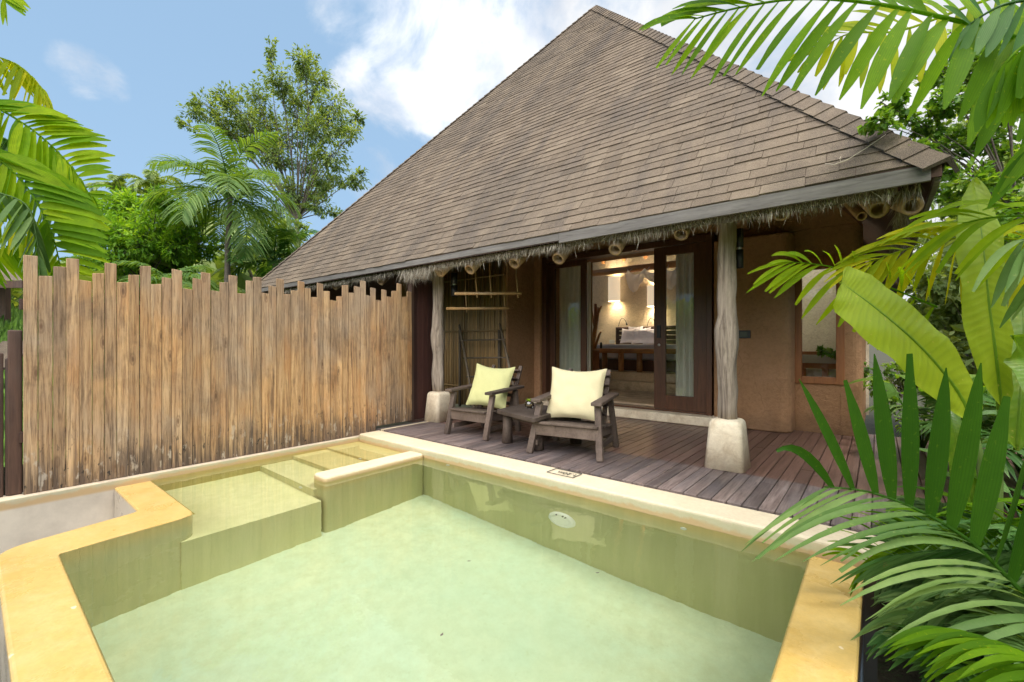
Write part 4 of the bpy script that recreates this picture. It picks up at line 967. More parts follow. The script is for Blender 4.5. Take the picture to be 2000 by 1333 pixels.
# lamps
for (xa, xb, ya, yb, lab) in ((1190, 1213, 543, 590, 'lit cream cylinder lamp on the room wall left of the bed'), (1266, 1289, 560, 600, 'lit cream cylinder lamp on the room wall above the bed, partly behind the door leaf')):
    c = at((xa+xb)/2, (ya+yb)/2, y=11.28); z1 = at(xa, ya, y=11.28).z; z0 = at(xa, yb, y=11.28).z; dd = -SA*c.x+CA*c.y; r = (xb-xa)/2*dd/F
    t = thing('wall_lamp', lab, 'lamp', c, 'cream cylinder lamps in the room'); q = MB(); q.lathe((c.x, 11.4-r-.02, 0), [(r, z0), (r, z1)], 20); q.build('lamp_shade', LAMP, t)
    ld = bpy.data.lights.new('lamp_glow', 'POINT'); ld.energy = 48; ld.color = (1, .82, .58); ld.shadow_soft_size = .08
    lo = bpy.data.objects.new('lamp_glow', ld); col.objects.link(lo); lo.location = (c.x, 11.4-r-.02, (z0+z1)/2)
# mosquito net bundle
q = MB(); a = at(1226, 536, y=10.3); b = at(1330, 540, y=10.3); pts = []; 
vs = []; fs = []; n = 40; rows_ = 9
for j in range(rows_+1):
    f = j/rows_
    for i in range(n+1):
        u = i/n; hang = .26+.10*math.sin(u*PI*3+.6)+.03*math.sin(u*17); zt = a.z+.12-.15*abs(math.sin(u*PI*3))**.8
        vs.append((lerp(a.x, b.x, u), 10.3-.13*math.sin(f*PI)+.022*math.sin(u*60+f*3), zt-hang*f*1.15))
for j in range(rows_):
    for i in range(n): k = j*(n+1)+i; fs.append((k, k+1, k+n+2, k+n+1))
q.add(vs, fs, .5, True); mn = thing('mosquito_net', 'white mosquito net gathered up and hung from the ceiling beam', 'net', (a.x, 10.3, a.z))
q.build('net_fabric', NET, mn)
for px in (1228, 1262, 1300):
    q = MB(); p = at(px, 530, y=10.3); q.tube([p, (p.x+.02, 10.45, 2.93)], .006, 5); q.build('cord', WHITE, mn)
# reading lamps
for i_, (px, lab) in enumerate(((1212, 'thin curved reading lamp at the left corner of the headboard'), (1268, 'thin curved reading lamp behind the pillows near the door leaf'))):
    t = thing('reading_lamp', lab, 'lamp', at(px, 636, y=11.3), 'curved reading lamps over the bed')
    p0, p1_, p2_ = at(px-4, 638, y=11.3), at(px+2, 616, y=11.3), at(px+11, 630, y=11.25)
    q = MB(); q.tube([bez(p0, p1_+V((0, 0, .08)), p2_, k/8) for k in range(9)], .008, 6); q.build('arm', BLACK, t)
    q = MB(); q.tube([p2_, p2_+V((.03, -.02, -.07))], [.014, .024], 10); q.build('lamp_head', BLACK, t)
# branch stand
bs = thing('branch_stand', 'bare orange tree branch standing as a coat stand inside the doorway', 'coat stand', at(1160, 728, y=8.5))
q = MB(); P = lambda px, py, y=8.5: at(px, py, y=y)
q.tube([V((P(1162, 728).x, 8.5, .131)), P(1160, 700), P(1158, 670), P(1163, 640), P(1163, 594)], [.05, .05, .05, .045, .03], 10, .7)
for pts in ([(1160, 690), (1150, 670), (1143, 661)], [(1162, 640), (1156, 612), (1156, 606)], [(1162, 680), (1170, 655), (1174, 648)], [(1163, 625), (1172, 603), (1175, 598)], [(1164, 640), (1168, 615), (1168, 600)]):
    q.tube([P(*p) for p in pts], [.03, .024, .014], 8, .7)
q.build('branch', LOGW, bs)
bp = thing('bamboo_poles', 'row of tall bamboo poles standing inside the left of the doorway', 'poles', at(1150, 770, y=7.4))
for px in (1143, 1148, 1154):
    p = at(px, 700, y=7.4); q = MB(); q.tube([(p.x, 7.4, .131), (p.x+.01, 7.4, 3.3)], .028, 10, random.random()); q.build('pole', BAMB, bp)
lbx = at(1150, 700, y=8.2)
q = MB(); q.box((lbx.x-.14, 8.3, .131), (lbx.x+.06, 8.55, .95)); tag(q.build('wooden_cabinet', WINW, bevel=.01), 'narrow wooden cabinet beside the branch stand', 'cabinet')
q = MB(); p = at(1195, 668, y=11.38); q.box((p.x-.08, 11.37, p.z-.05), (p.x+.08, 11.399, p.z+.05)); tag(q.build('socket_plate', WPLAS, bevel=.004), 'white socket plate on the room wall left of the headboard', 'socket')
q = MB(); p = at(1174, 679, y=9.12); q.lathe((p.x, 9.12, p.z-.03), [(0, .0), (.025, 0), (.025, .13), (.01, .15), (0, .15)], 10); tag(q.build('dark_bottle', BLACK), 'small dark bottle on the log railing', 'bottle')

# ================================================================== plants
def strip(q, pts, wid, nrm, fold=.25, tn=.5, split=False):
    """leaflet: spine points, half widths, a facing direction; folded along the spine"""
    m = len(pts); vs = []
    for i, p in enumerate(pts):
        d = (pts[min(i+1, m-1)]-pts[max(i-1, 0)]).normalized(); s = d.cross(nrm)
        s = s.normalized() if s.length > 1e-4 else d.orthogonal().normalized(); nn = s.cross(d)
        vs += [p-s*wid[i]+nn*fold*wid[i], p, p+s*wid[i]+nn*fold*wid[i]]
    fs = []
    for i in range(m-1):
        fs += [(i*3, i*3+3, i*3+4, i*3+1), (i*3+1, i*3+4, i*3+5, i*3+2)]
    q.add(vs, fs, tn, True, [-1, .001, 1]*m)
PROF = [.25, .72, .95, 1.0, .92, .74, .45, .08]
def leaflet(q, base, tip, sag, w_, nrm, tn, rg, prof=PROF, fold=.25):
    m = len(prof); mid = (base+tip)/2+sag
    if rg.random() < .35: prof = list(prof); prof[-1] = rg.uniform(.25, .5); tip = base.lerp(tip, rg.uniform(.85, .97))      # torn end
    pts = [bez(base, mid, tip, i/(m-1)) for i in range(m)]
    strip(q, pts, [w_*a for a in prof], nrm, fold, tn)
def interp(tab, s):
    for i in range(len(tab)-1):
        if s <= tab[i+1][0]:
            f = (s-tab[i][0])/max(1e-6, tab[i+1][0]-tab[i][0]); return [lerp(a, b, f) for a, b in zip(tab[i][1:], tab[i+1][1:])]
    return list(tab[-1][1:])
VIEW = V((-SA, CA, 0)); RIGHT = V((CA, SA, 0))
def frond(parent, m, rachis, n, sides, seed=1, rr=.008, t0=.3, t1=.9, skip=0, start=0.0, facing=None, lab=None, prof=PROF):
    """one frond traced from the place: rachis = (px, py, depth) ; sides = list of tables (s, dx, dy, ddepth, width m, sag px)"""
    rg = random.Random(seed); P = [at(a, b, d=c) for a, b, c in rachis]
    def C(t):
        x = t*(len(P)-1); i = min(int(x), len(P)-2); f = x-i
        p0, p1, p2, p3 = P[max(i-1, 0)], P[i], P[i+1], P[min(i+2, len(P)-1)]
        return .5*((2*p1)+(p2-p0)*f+(2*p0-5*p1+4*p2-p3)*f*f+(3*p1-p0-3*p2+p3)*f**3)
    q = MB(); pts = [C(i/24) for i in range(25)]
    q.tube(pts, [lerp(rr, rr*.25, i/24) for i in range(25)], 7, .35)
    for tab in sides:
        for k in range(n):
            s = start+(1-start)*(k+.5)/n+rg.uniform(-.25, .25)/n
            if rg.random() < skip: continue
            s = min(max(s, 0), 1); b = C(s); dx, dy, dd, w_, sag = interp(tab, s)
            dep = -SA*b.x+CA*b.y; sc1 = dep/F; j = lambda a: a*(1+rg.uniform(-.09, .09))+rg.uniform(-5, 5)
            tip = b+RIGHT*j(dx)*sc1+V((0, 0, -1))*j(dy)*sc1+VIEW*(dd*(1+rg.uniform(-.3, .3)))
            sg = V((0, 0, 1))*sag*sc1*(1+rg.uniform(-.3, .3))
            nr = facing if facing is not None else (VIEW*-1.0+V((0, 0, .55)))
            nr = (nr+V((rg.uniform(-.5, .5), rg.uniform(-.5, .5), rg.uniform(-.4, .4)))).normalized()
            leaflet(q, b, tip, sg, w_*(1+rg.uniform(-.12, .12)), nr, min(1, max(0, rg.uniform(t0, t1))), rg, prof)
    o = q.build('frond', m, parent)
    if lab: o['label'] = lab
    return o
def palm_frond3(q, c, az, el, ln, droop, rg, nl=34, ll=.5, w_=.02, t0=.2, t1=.9, hang=.5):
    """procedural frond in world space"""
    h = V((math.cos(az), math.sin(az), 0)); pts = []; p = V(c); e = el; st = ln/14
    for i in range(15):
        pts.append(p.copy()); d = h*math.cos(e)+V((0, 0, 1))*math.sin(e); p = p+d*st; e -= droop/14*(.5+i/10)
    q.tube(pts, [lerp(.02, .004, i/14) for i in range(15)], 5, .4, cap=False)
    sidev = h.cross(V((0, 0, 1)))
    for k in range(nl):
        s = .12+.88*(k+.5)/nl; x = s*14; i = min(int(x), 13); b = pts[i].lerp(pts[i+1], x-i); d = (pts[i+1]-pts[i]).normalized(); up = sidev.cross(d)
        L_ = ll*(math.sin(PI*min(1, .18+s*.82))**.6+.1)
        for sgn in (-1, 1):
            dr = (sidev*sgn*1.0+d*.75+up*rg.uniform(.1, .4)).normalized(); tip = b+dr*L_+V((0, 0, -hang*L_*rg.uniform(.6, 1.3)))
            mid = b+dr*L_*.55
            pp = [bez(b, mid, tip, t) for t in (0, .33, .66, 1)]
            strip(q, pp, [w_*.5, w_, w_*.8, w_*.06], (up+V((rg.uniform(-.3, .3), rg.uniform(-.3, .3), .3))).normalized(), .2, rg.uniform(t0, t1))
def palm(name, label, base, crown, nf, ln, rg, m, trunk_r=.08, ll=.5, w_=.02, el=(0.0, 1.35), t0=.2, t1=.9, droop=1.7, nl=34, group=None, azr=(0, 2*PI), hang=.5):
    t = thing(name, label, 'palm', base, group)
    q = MB(); b = V(base); c = V(crown); pts = [b.lerp(c, k/14)+V((.05*math.sin(k*.5), .04*math.sin(k*.4+1), 0)) for k in range(15)]
    q.tube(pts, [trunk_r*(1.15 if k % 2 else 1.0)*lerp(1.25, .8, k/14) for k in range(15)], 9, .5, jit=.1); q.build('trunk', BARK, t)
    for k in range(nf):
        az = azr[0]+(azr[1]-azr[0])*((k*.618) % 1)+rg.uniform(-.1, .1); e = lerp(el[0], el[1], (k+.5)/nf)+rg.uniform(-.12, .12)
        q = MB(); palm_frond3(q, c+V((0, 0, rg.uniform(-.05, .1))), az, e, ln*rg.uniform(.85, 1.1), droop*rg.uniform(.8, 1.15), rg, nl, ll, w_, t0, t1, hang); q.build('frond', m, t)
    return t
def leafquad(q, p, d, up, L_, w_, tn):
    s = d.cross(up); s = s.normalized() if s.length > 1e-3 else V((1, 0, 0)); n_ = s.cross(d)
    q.add([p, p+d*L_*.5+s*w_+n_*w_*.25, p+d*L_, p+d*L_*.5-s*w_+n_*w_*.25], [(0, 1, 2, 3)], tn)
def rv(rg): 
    while True:
        v = V((rg.uniform(-1, 1), rg.uniform(-1, 1), rg.uniform(-1, 1)))
        if .01 < v.length < 1: return v
def broad_tree(name, label, base, clumps, rg, m, leaf=.16, lw=.035, per=260, bark=BARK, trunk_r=.18, fork=None, cat='tree', t0=.15, t1=.95, shell=.55, group=None, twig=True, parts=('trunk', 'crown')):
    """clumps: list of (centre Vector, radius); leaves sit on twigs round every clump, limbs run from the fork to the clumps"""
    t = thing(name, label, cat, base, group); b = V(base)
    fk = V(fork) if fork is not None else sum((c for c, r in clumps), V((0, 0, 0)))/len(clumps)*1.0
    q = MB(); k_ = [b.lerp(fk, i/6)+V((.08*math.sin(i*1.3), .08*math.cos(i*1.1), 0))*(i not in (0, 6)) for i in range(7)]
    q.tube(k_, [lerp(trunk_r, trunk_r*.6, i/6) for i in range(7)], 9, .5, jit=.15)
    lq = MB()
    rmx = sorted(r for c, r in clumps)[int(len(clumps)*.7)]
    for c, r in clumps:
        mid = (fk+c)/2+rv(rg)*.12*(c-fk).length+V((0, 0, .1*(c-fk).length)); Lc = (c-fk).length
        r0 = trunk_r*.45*min(1, .35+r*.4)
        q.tube([bez(fk, mid, c, i/6) for i in range(7)], [lerp(r0, r0*.18, i/6) for i in range(7)], 6, .4, cap=False)
        nt_ = max(4, int(per/16*min(1.3, (r/rmx)**1.25)))
        for k in range(nt_):
            v = rv(rg).normalized(); rad = r*rg.uniform(.45, 1.12); e = c+V((v.x, v.y, v.z*.78))*rad; s0 = bez(fk, mid, c, rg.uniform(.72, 1))
            if twig: q.tube([s0, (s0+e)/2+rv(rg)*.1*r, e], [r0*.16, r0*.1, .004], 4, .3, cap=False)
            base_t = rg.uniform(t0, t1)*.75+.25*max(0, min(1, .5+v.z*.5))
            for l in range(16):
                f = rg.random()**shell; p = s0.lerp(e, .25+.75*f)+rv(rg)*.2*r; d = (v*.6+rv(rg)*.8+V((0, 0, -.25))).normalized()
                leafquad(lq, p, d, (V((0, 0, 1))+rv(rg)*.7).normalized(), leaf*rg.uniform(.6, 1.25), lw*rg.uniform(.7, 1.2), min(1, max(0, base_t+rg.uniform(-.2, .2))))
    q.build(parts[0], bark, t); lq.build(parts[1], m, t); return t
def px_clumps(lst, d, rg=None, jd=1.0):
    out = []
    for k, (px, py, rp) in enumerate(lst):
        dd = d+(rg.uniform(-jd, jd) if rg else 0); out.append((at(px, py, d=dd), rp*dd/F))
    return out

# --- trees beyond the fence
rg = random.Random(31)
cl = px_clumps([(590, 110, 32), (545, 150, 38), (620, 160, 34), (580, 190, 34), (650, 200, 38), (440, 190, 30), (400, 200, 28), (375, 215, 24), (470, 215, 40), (520, 230, 42), (560, 260, 44), (620, 250, 46), (670, 240, 30),
                (480, 270, 40), (540, 300, 44), (600, 320, 44), (650, 300, 40), (690, 255, 20), (625, 370, 38), (570, 370, 40), (690, 350, 26), (530, 95, 18), (620, 400, 30), (540, 420, 34), (430, 240, 26), (700, 340, 14), (500, 180, 30), (460, 250, 34), (520, 280, 36), (600, 230, 38), (640, 350, 34), (700, 230, 16), (600, 130, 22), (655, 415, 14), (360, 240, 14)], 19, rg, 1.5)
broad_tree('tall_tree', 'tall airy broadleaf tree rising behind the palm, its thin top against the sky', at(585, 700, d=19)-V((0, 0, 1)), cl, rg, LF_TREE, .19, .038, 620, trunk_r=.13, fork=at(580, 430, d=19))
rg = random.Random(32)
cl = px_clumps([(230, 450, 48), (300, 440, 50), (360, 445, 44), (190, 420, 40), (260, 410, 44), (330, 415, 36), (220, 500, 50), (290, 500, 50), (350, 500, 44), (160, 400, 26), (395, 480, 30), (180, 520, 44), (250, 395, 34), (310, 385, 28), (210, 440, 44), (340, 480, 40), (270, 470, 50), (240, 530, 44), (320, 530, 44)], 11.5, rg, .8)
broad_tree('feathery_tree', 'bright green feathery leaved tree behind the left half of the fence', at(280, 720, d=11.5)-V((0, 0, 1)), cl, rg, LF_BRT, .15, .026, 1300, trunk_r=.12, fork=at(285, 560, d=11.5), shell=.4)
rg = random.Random(33)
cl = px_clumps([(430, 430, 40), (490, 440, 40), (540, 470, 44), (470, 500, 40), (420, 510, 34), (530, 520, 40), (590, 470, 30), (570, 440, 30), (380, 400, 26)], 15, rg, 1.5)
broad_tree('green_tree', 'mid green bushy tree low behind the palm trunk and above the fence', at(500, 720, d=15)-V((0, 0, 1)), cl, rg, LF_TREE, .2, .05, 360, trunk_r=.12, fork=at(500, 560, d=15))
rg = random.Random(34)
pb = at(452, 700, d=11); pb.z = -1
palm('areca_palm', 'slender palm with a ringed trunk standing above the middle of the fence', pb, at(448, 385, d=11), 19, 2.0, rg, LF_GREY, .065, .62, .022, (-.45, 1.45), .35, 1.0, 1.5, 32, hang=.55)
pb = at(535, 700, d=12.2); pb.z = -1
palm('areca_palm', 'lower dark green palm between the slender palm and the roof edge', pb, at(535, 515, d=12.2), 11, 1.5, rg, LF_DARK, .06, .55, .024, (-.1, 1.3), .2, .9, 1.4, 28, hang=.4)
pb = at(300, 700, d=8.5); pb.z = -1
palm('areca_palm', 'low palm whose dark fronds show just over the fence top', pb, at(330, 556, d=8.5), 8, 1.0, rg, LF_GREY, .04, .34, .016, (.0, .9), .2, .9, 1.3, 26, hang=.5)
# fern-like tree crowns
rg = random.Random(35)
for (px, py, lab) in ((238, 385, 'thin tree fern with drooping feathery leaves seen against the sky, left one'), (300, 370, 'thin tree fern with drooping feathery leaves seen against the sky, next to the slender palm')):
    pb = at(px, 700, d=14); pb.z = -1; palm('tree_fern', lab, pb, at(px, py, d=14), 9, 1.25, rg, LF_TREE, .04, .26, .03, (.1, 1.3), .3, .9, 2.6, 26, 'tree ferns against the sky', hang=.5)
# far-off greenery closing the view over the fence and behind the garden
def wood(name, x0, x1, y0, y1, h, m, cnt, leaf, rg, hv=1.5):
    q = MB()
    for k in range(cnt):
        x, y = rg.uniform(x0, x1), rg.uniform(y0, y1); hh = h+hv*mnoise.noise(V((x*.25, y*.25, 3)))
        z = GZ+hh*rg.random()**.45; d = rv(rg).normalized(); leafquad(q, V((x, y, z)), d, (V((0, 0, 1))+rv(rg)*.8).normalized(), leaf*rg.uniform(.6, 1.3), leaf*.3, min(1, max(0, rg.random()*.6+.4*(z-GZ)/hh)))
    return tag(q.build(name, m), kind='stuff')
rg = random.Random(36)
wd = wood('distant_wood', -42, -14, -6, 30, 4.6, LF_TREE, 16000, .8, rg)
wd['label'] = 'far-off mass of trees closing the view beyond the fence'; wd['category'] = 'trees'

for nm, args, lab in (('hedge', (.9, 9.0, 8.5, 15, 4.2, LF_TREE, 15000, .32), 'dense mass of leaves closing the view between the villa corner and the right edge'), ('hedge', (3.6, 9.0, 1.0, 8.5, 3.4, LF_SHR, 7000, .3), 'dense green planting beyond the dark fence at the right'), ('hedge', (-14, 12, -13, -8, 3.8, LF_BRT, 9000, .5), 'green garden planting behind the viewpoint')):
    o = wood(nm, *args, rg, .8); o['label'] = lab; o['category'] = 'hedge'
# --- left palm, close by
rg = random.Random(41)
lp = thing('garden_palm', 'glossy bright green palm hanging over the left end of the fence', 'palm', (-5.9, -.55, -1))
q = MB(); q.tube([(-5.9, -.55, -1), (-5.88, -.5, .6), (-5.85, -.5, 1.9)], [.08, .06, .05], 9, .5); q.build('trunk', BARK, lp)
T = lambda *r: list(r)
LP = [.35, .75, .95, 1.0, .95, .8, .5, .15]
frond(lp, LF_PALM, [(-160, 240, 4.1), (-40, 205, 4.1), (50, 245, 4.1), (130, 315, 4.1), (178, 385, 4.0)], 30,
      [T((0, 60, 0, .1, .045, 14), (.35, 105, 5, .1, .05, 16), (.65, 95, -20, .1, .045, 10), (.85, 60, -10, 0, .038, 6), (1, 38, 10, 0, .022, 3)),
       T((0, -10, 90, -.2, .045, 8), (.4, 30, 120, -.2, .05, 14), (.7, 25, 105, -.1, .045, 10), (.9, 20, 70, 0, .034, 5), (1, 18, 50, 0, .02, 2))], 3, .014, .3, 1, prof=LP)
frond(lp, LF_PALM, [(-160, 330, 3.9), (-50, 290, 3.9), (35, 345, 3.9), (95, 440, 3.9), (120, 530, 3.9)], 30,
      [T((0, 60, 30, .1, .045, 14), (.35, 130, 60, .1, .052, 22), (.6, 125, 30, .1, .05, 18), (.85, 100, 25, 0, .042, 12), (1, 70, 20, 0, .026, 4)),
       T((0, -10, 100, -.1, .045, 8), (.4, -5, 120, -.1, .05, 8), (.7, -20, 95, 0, .045, 6), (.9, -30, 60, 0, .032, 3), (1, -10, 40, 0, .02, 2))], 4, .014, .2, .95, prof=LP)
frond(lp, LF_YEL, [(-140, 160, 4.4), (-60, 110, 4.4), (20, 120, 4.4), (75, 165, 4.4), (108, 225, 4.4)], 26,
      [T((0, 20, 60, .1, .03, 8), (.5, 25, 55, .1, .03, 8), (.8, 14, 45, 0, .024, 6), (1, 6, 26, 0, .014, 2)),
       T((0, -20, 80, -.1, .03, 8), (.5, -16, 80, -.1, .03, 8), (.8, -6, 60, 0, .024, 3), (1, 0, 30, 0, .014, 2))], 5, .01, .2, 1, prof=LP)
frond(lp, LF_PALM, [(-120, -60, 4.2), (-60, -60, 4.2), (-15, -35, 4.2), (12, 5, 4.2)], 16,
      [T((0, 60, 10, .1, .04, 8), (.5, 62, 25, .1, .036, 8), (1, 42, 30, 0, .022, 2)),
       T((0, 0, 90, -.1, .036, 8), (.5, 0, 80, -.1, .036, 8), (1, 5, 50, 0, .02, 2))], 6, .01, .45, 1, prof=LP)
frond(lp, LF_YEL, [(-120, 420, 4.6), (-40, 400, 4.6), (30, 430, 4.6), (60, 470, 4.6)], 22,
      [T((0, 40, 30, .1, .03, 8), (.5, 45, 20, .1, .03, 8), (1, 25, 30, 0, .018, 2)),
       T((0, -10, 80, -.1, .03, 8), (.5, -8, 80, -.1, .03, 8), (1, 0, 50, 0, .018, 2))], 7, .008, .3, 1, prof=LP)
frond(lp, LF_PALM, [(-120, 560, 4.9), (-40, 500, 4.9), (20, 480, 4.9), (55, 490, 4.9)], 22,
      [T((0, 30, 70, .1, .03, 4), (.5, 25, 60, .1, .03, 4), (1, 15, 50, 0, .018, 2)),
       T((0, 20, -50, -.1, .03, 8), (.5, 20, -40, -.1, .03, 8), (1, 15, -20, 0, .018, 2))], 8, .008, .3, .9, prof=LP)
frond(lp, LF_DARK, [(-90, 250, 4.6), (-20, 260, 4.6), (40, 290, 4.6), (90, 350, 4.6), (110, 430, 4.6)], 24,
      [T((0, 30, 60, .1, .034, 4), (.6, 40, 75, .1, .034, 4), (1, 15, 50, 0, .02, 2)),
       T((0, -20, 90, -.1, .034, 4), (.6, -20, 80, -.1, .034, 4), (1, -8, 60, 0, .018, 2))], 10, .01, .2, .9, prof=LP)
frond(lp, LF_GREY, [(-90, 330, 3.7), (-20, 370, 3.7), (50, 400, 3.7), (72, 470, 3.7), (80, 540, 3.7)], 18,
      [T((0, 30, 60, .1, .026, 4), (.6, 10, 75, .1, .026, 4), (1, 5, 50, 0, .014, 2)),
       T((0, -20, 90, -.1, .026, 4), (.6, -20, 80, -.1, .026, 4), (1, -8, 60, 0, .014, 2))], 9, .008, .2, .8, prof=LP)
# grass slope seen through the gap at the far left, with the neighbour's roof
gq = MB(); rg = random.Random(42)
for k in range(5000):
    x = rg.uniform(-15, -8.5); y = rg.uniform(-1.5, 1.8); z = -1+(abs(x)-7)*.36
    p = V((x, y, z)); leafquad(gq, p, V((rg.uniform(-.3, .3), rg.uniform(-.3, .3), 1)).normalized(), V((1, 0, .3)).normalized(), rg.uniform(.1, .25), .02, rg.random())
gs = MB(); gs.add([(-15, -1.5, 1.88), (-8.5, -1.5, -.46), (-8.5, 1.8, -.46), (-15, 1.8, 1.88)], [(0, 1, 2, 3)], .4); tag(gs.build('grass_bank', GRASS), kind='structure')
gg = tag(gq.build('grass', GRASS), 'sunlit grass on the bank beyond the left fence', 'grass', kind='stuff')
nr_ = thing('neighbour_hut', 'dark timber hut under a shingled roof glimpsed at the far left edge', 'house', at(0, 600, d=9))
a = at(-140, 600, d=8.6); q = MB(); q.add([at(-160, 548, d=7.6), at(44, 548, d=7.6), at(20, 490, d=9.5), at(-160, 480, d=9.5)], [(0, 1, 2, 3)], .5); q.build('roof', SHING, nr_)
q = MB(); q.bar(at(-160, 556, d=7.6), at(45, 556, d=7.6), .04, .12); q.build('fascia', DARKW, nr_)
q = MB(); q.bar(at(-160, 620, d=9.2), at(16, 620, d=9.2), .1, 1.2); q.build('wall', DARKW, nr_)
q = MB(); a, b = at(-60, 740, d=4.4), at(44, 668, d=4.9); q.bar(a, b, .4, .02, (0, 0, 1), .4); tag(q.build('side_roof', SHING), 'small sloping shingled roof edge behind the dark left boards', 'roof')

# --- right side: palms
rg = random.Random(51)
rp = thing('overhanging_palm', 'large palm whose broad backlit fronds hang over the top right of the roof', 'palm', (2.1, 1.95, -1))
q = MB(); q.tube([(2.1, 1.95, -1), (2.12, 1.9, 1.0), (2.0, 1.85, 2.6)], [.09, .08, .06], 9, .5); q.build('trunk', BARK, rp)
WIDE = [.22, .5, .78, .96, 1.0, .9, .62, .12]
frond(rp, LF_PALM, [(2120, 150, 1.9), (1990, 76, 1.85), (1840, 34, 1.8), (1700, 6, 1.8), (1560, -2, 1.85), (1440, 16, 1.9), (1355, 38, 1.95)], 26,
      [T((0, -120, 200, -.1, .046, 35), (.12, -135, 215, -.1, .041, 30), (.35, -135, 200, -.1, .031, 24), (.55, -135, 185, 0, .021, 18), (.75, -115, 155, 0, .014, 12), (.93, -80, 105, 0, .011, 6), (1, -95, 125, 0, .010, 2)),
       T((0, 60, -150, .1, .03, 0), (.5, -60, -60, .1, .03, 12), (.75, -125, -40, .1, .026, 22), (.9, -120, -5, .1, .024, 22), (1, -100, 25, 0, .018, 14))], 11, .011, .1, .6, prof=WIDE)
frond(rp, LF_YEL, [(2100, -60, 2.3), (1900, 10, 2.3), (1760, 60, 2.3), (1660, 66, 2.3), (1600, 100, 2.35)], 18,
      [T((0, -60, 120, -.1, .030, 10), (.5, -35, 130, -.1, .026, 10), (.8, -35, 100, 0, .022, 6), (1, -60, 40, 0, .014, 2)),
       T((0, -80, -80, .1, .028, 10), (.5, -80, -50, .1, .024, 14), (.8, -85, 20, 0, .016, 12), (1, -65, 25, 0, .012, 4))], 12, .009, .1, .7, prof=WIDE)
frond(rp, LF_PALM, [(2200, 100, 1.5), (2080, 60, 1.5), (2000, 90, 1.5), (1950, 140, 1.5)], 7,
      [T((0, -120, 120, -.05, .036, 40), (.5, -85, 165, -.05, .036, 30), (1, -50, 130, 0, .024, 6)),
       T((0, 30, 180, .05, .04, 20), (.5, 10, 160, .05, .034, 16), (1, 5, 120, 0, .022, 5))], 13, .011, .05, .5, prof=WIDE)
frond(rp, LF_DARK, [(2150, 20, 1.75), (2050, 0, 1.75), (1960, 10, 1.75), (1890, 50, 1.8)], 9,
      [T((0, -70, 110, 0, .026, 20), (.6, -50, 110, 0, .026, 12), (1, -40, 80, 0, .018, 6)),
       T((0, 10, -90, 0, .026, 0), (1, -60, -40, 0, .018, 4))], 14, .011, .3, .8, prof=WIDE)
frond(rp, LF_PALM, [(2240, 250, 1.6), (2130, 225, 1.6), (2050, 250, 1.6), (2005, 300, 1.6)], 7,
      [T((0, -120, 60, 0, .03, 30), (.5, -100, 120, 0, .03, 26), (1, -80, 110, 0, .02, 6)),
       T((0, 10, 200, 0, .03, 0), (1, 0, 140, 0, .02, 4))], 15, .011, .05, .5, prof=WIDE)
mp_ = thing('middle_palm', 'yellow green palm reaching in from the right across the villa window', 'palm', (1.9, 2.6, -1))
q = MB(); q.tube([(1.9, 2.6, -1), (1.92, 2.6, .5), (1.85, 2.55, 1.45)], [.06, .05, .04], 9, .5); q.build('trunk', BARK, mp_)
frond(mp_, LF_YEL, [(2080, 480, 2.6), (1960, 466, 2.55), (1870, 466, 2.5), (1780, 484, 2.45), (1700, 512, 2.45)], 17,
      [T((0, -180, -10, -.1, .018, 55), (.4, -190, 10, -.1, .017, 50), (.8, -135, 30, 0, .015, 30), (1, -90, 60, 0, .010, 8)),
       T((0, -60, 150, .1, .030, 50), (.4, 20, 140, .1, .030, 40), (.7, -25, 95, .1, .026, 20), (1, -50, 60, 0, .014, 4))], 21, .007, .25, 1, prof=WIDE)
frond(mp_, LF_PALM, [(1830, 600, 2.6), (1740, 563, 2.55), (1650, 528, 2.5), (1580, 515, 2.5), (1540, 513, 2.5)], 13,
      [T((0, -50, -50, -.1, .020, 16), (.5, -40, -40, -.1, .020, 14), (.8, -55, -10, 0, .016, 16), (1, -80, 25, 0, .010, 10)),
       T((0, -40, 110, .1, .022, 10), (.5, -60, 90, .1, .020, 12), (.8, -95, 55, 0, .015, 14), (1, -85, 50, 0, .010, 10))], 22, .006, .6, 1, prof=WIDE)
frond(mp_, LF_PALM, [(2120, 440, 2.2), (2030, 425, 2.15), (1950, 424, 2.1), (1880, 436, 2.1)], 8,
      [T((0, -180, -10, -.1, .015, 40), (.6, -190, 5, -.1, .014, 40), (1, -170, 50, 0, .010, 24)),
       T((0, -120, 130, .1, .018, 50), (.6, -130, 120, .1, .016, 50), (1, -150, 90, 0, .010, 26))], 23, .007, .5, 1, prof=WIDE)
frond(mp_, LF_GREY, [(2190, 560, 1.7), (2110, 490, 1.7), (2040, 465, 1.7), (1990, 470, 1.7)], 5,
      [T((0, -150, 60, -.1, .017, 60), (.6, -150, 110, -.1, .017, 60), (1, -125, 120, 0, .012, 30)),
       T((0, -100, 160, .1, .018, 30), (.6, -60, 150, .1, .018, 30), (1, -50, 120, 0, .014, 16))], 24, .007, .3, .95, prof=WIDE)
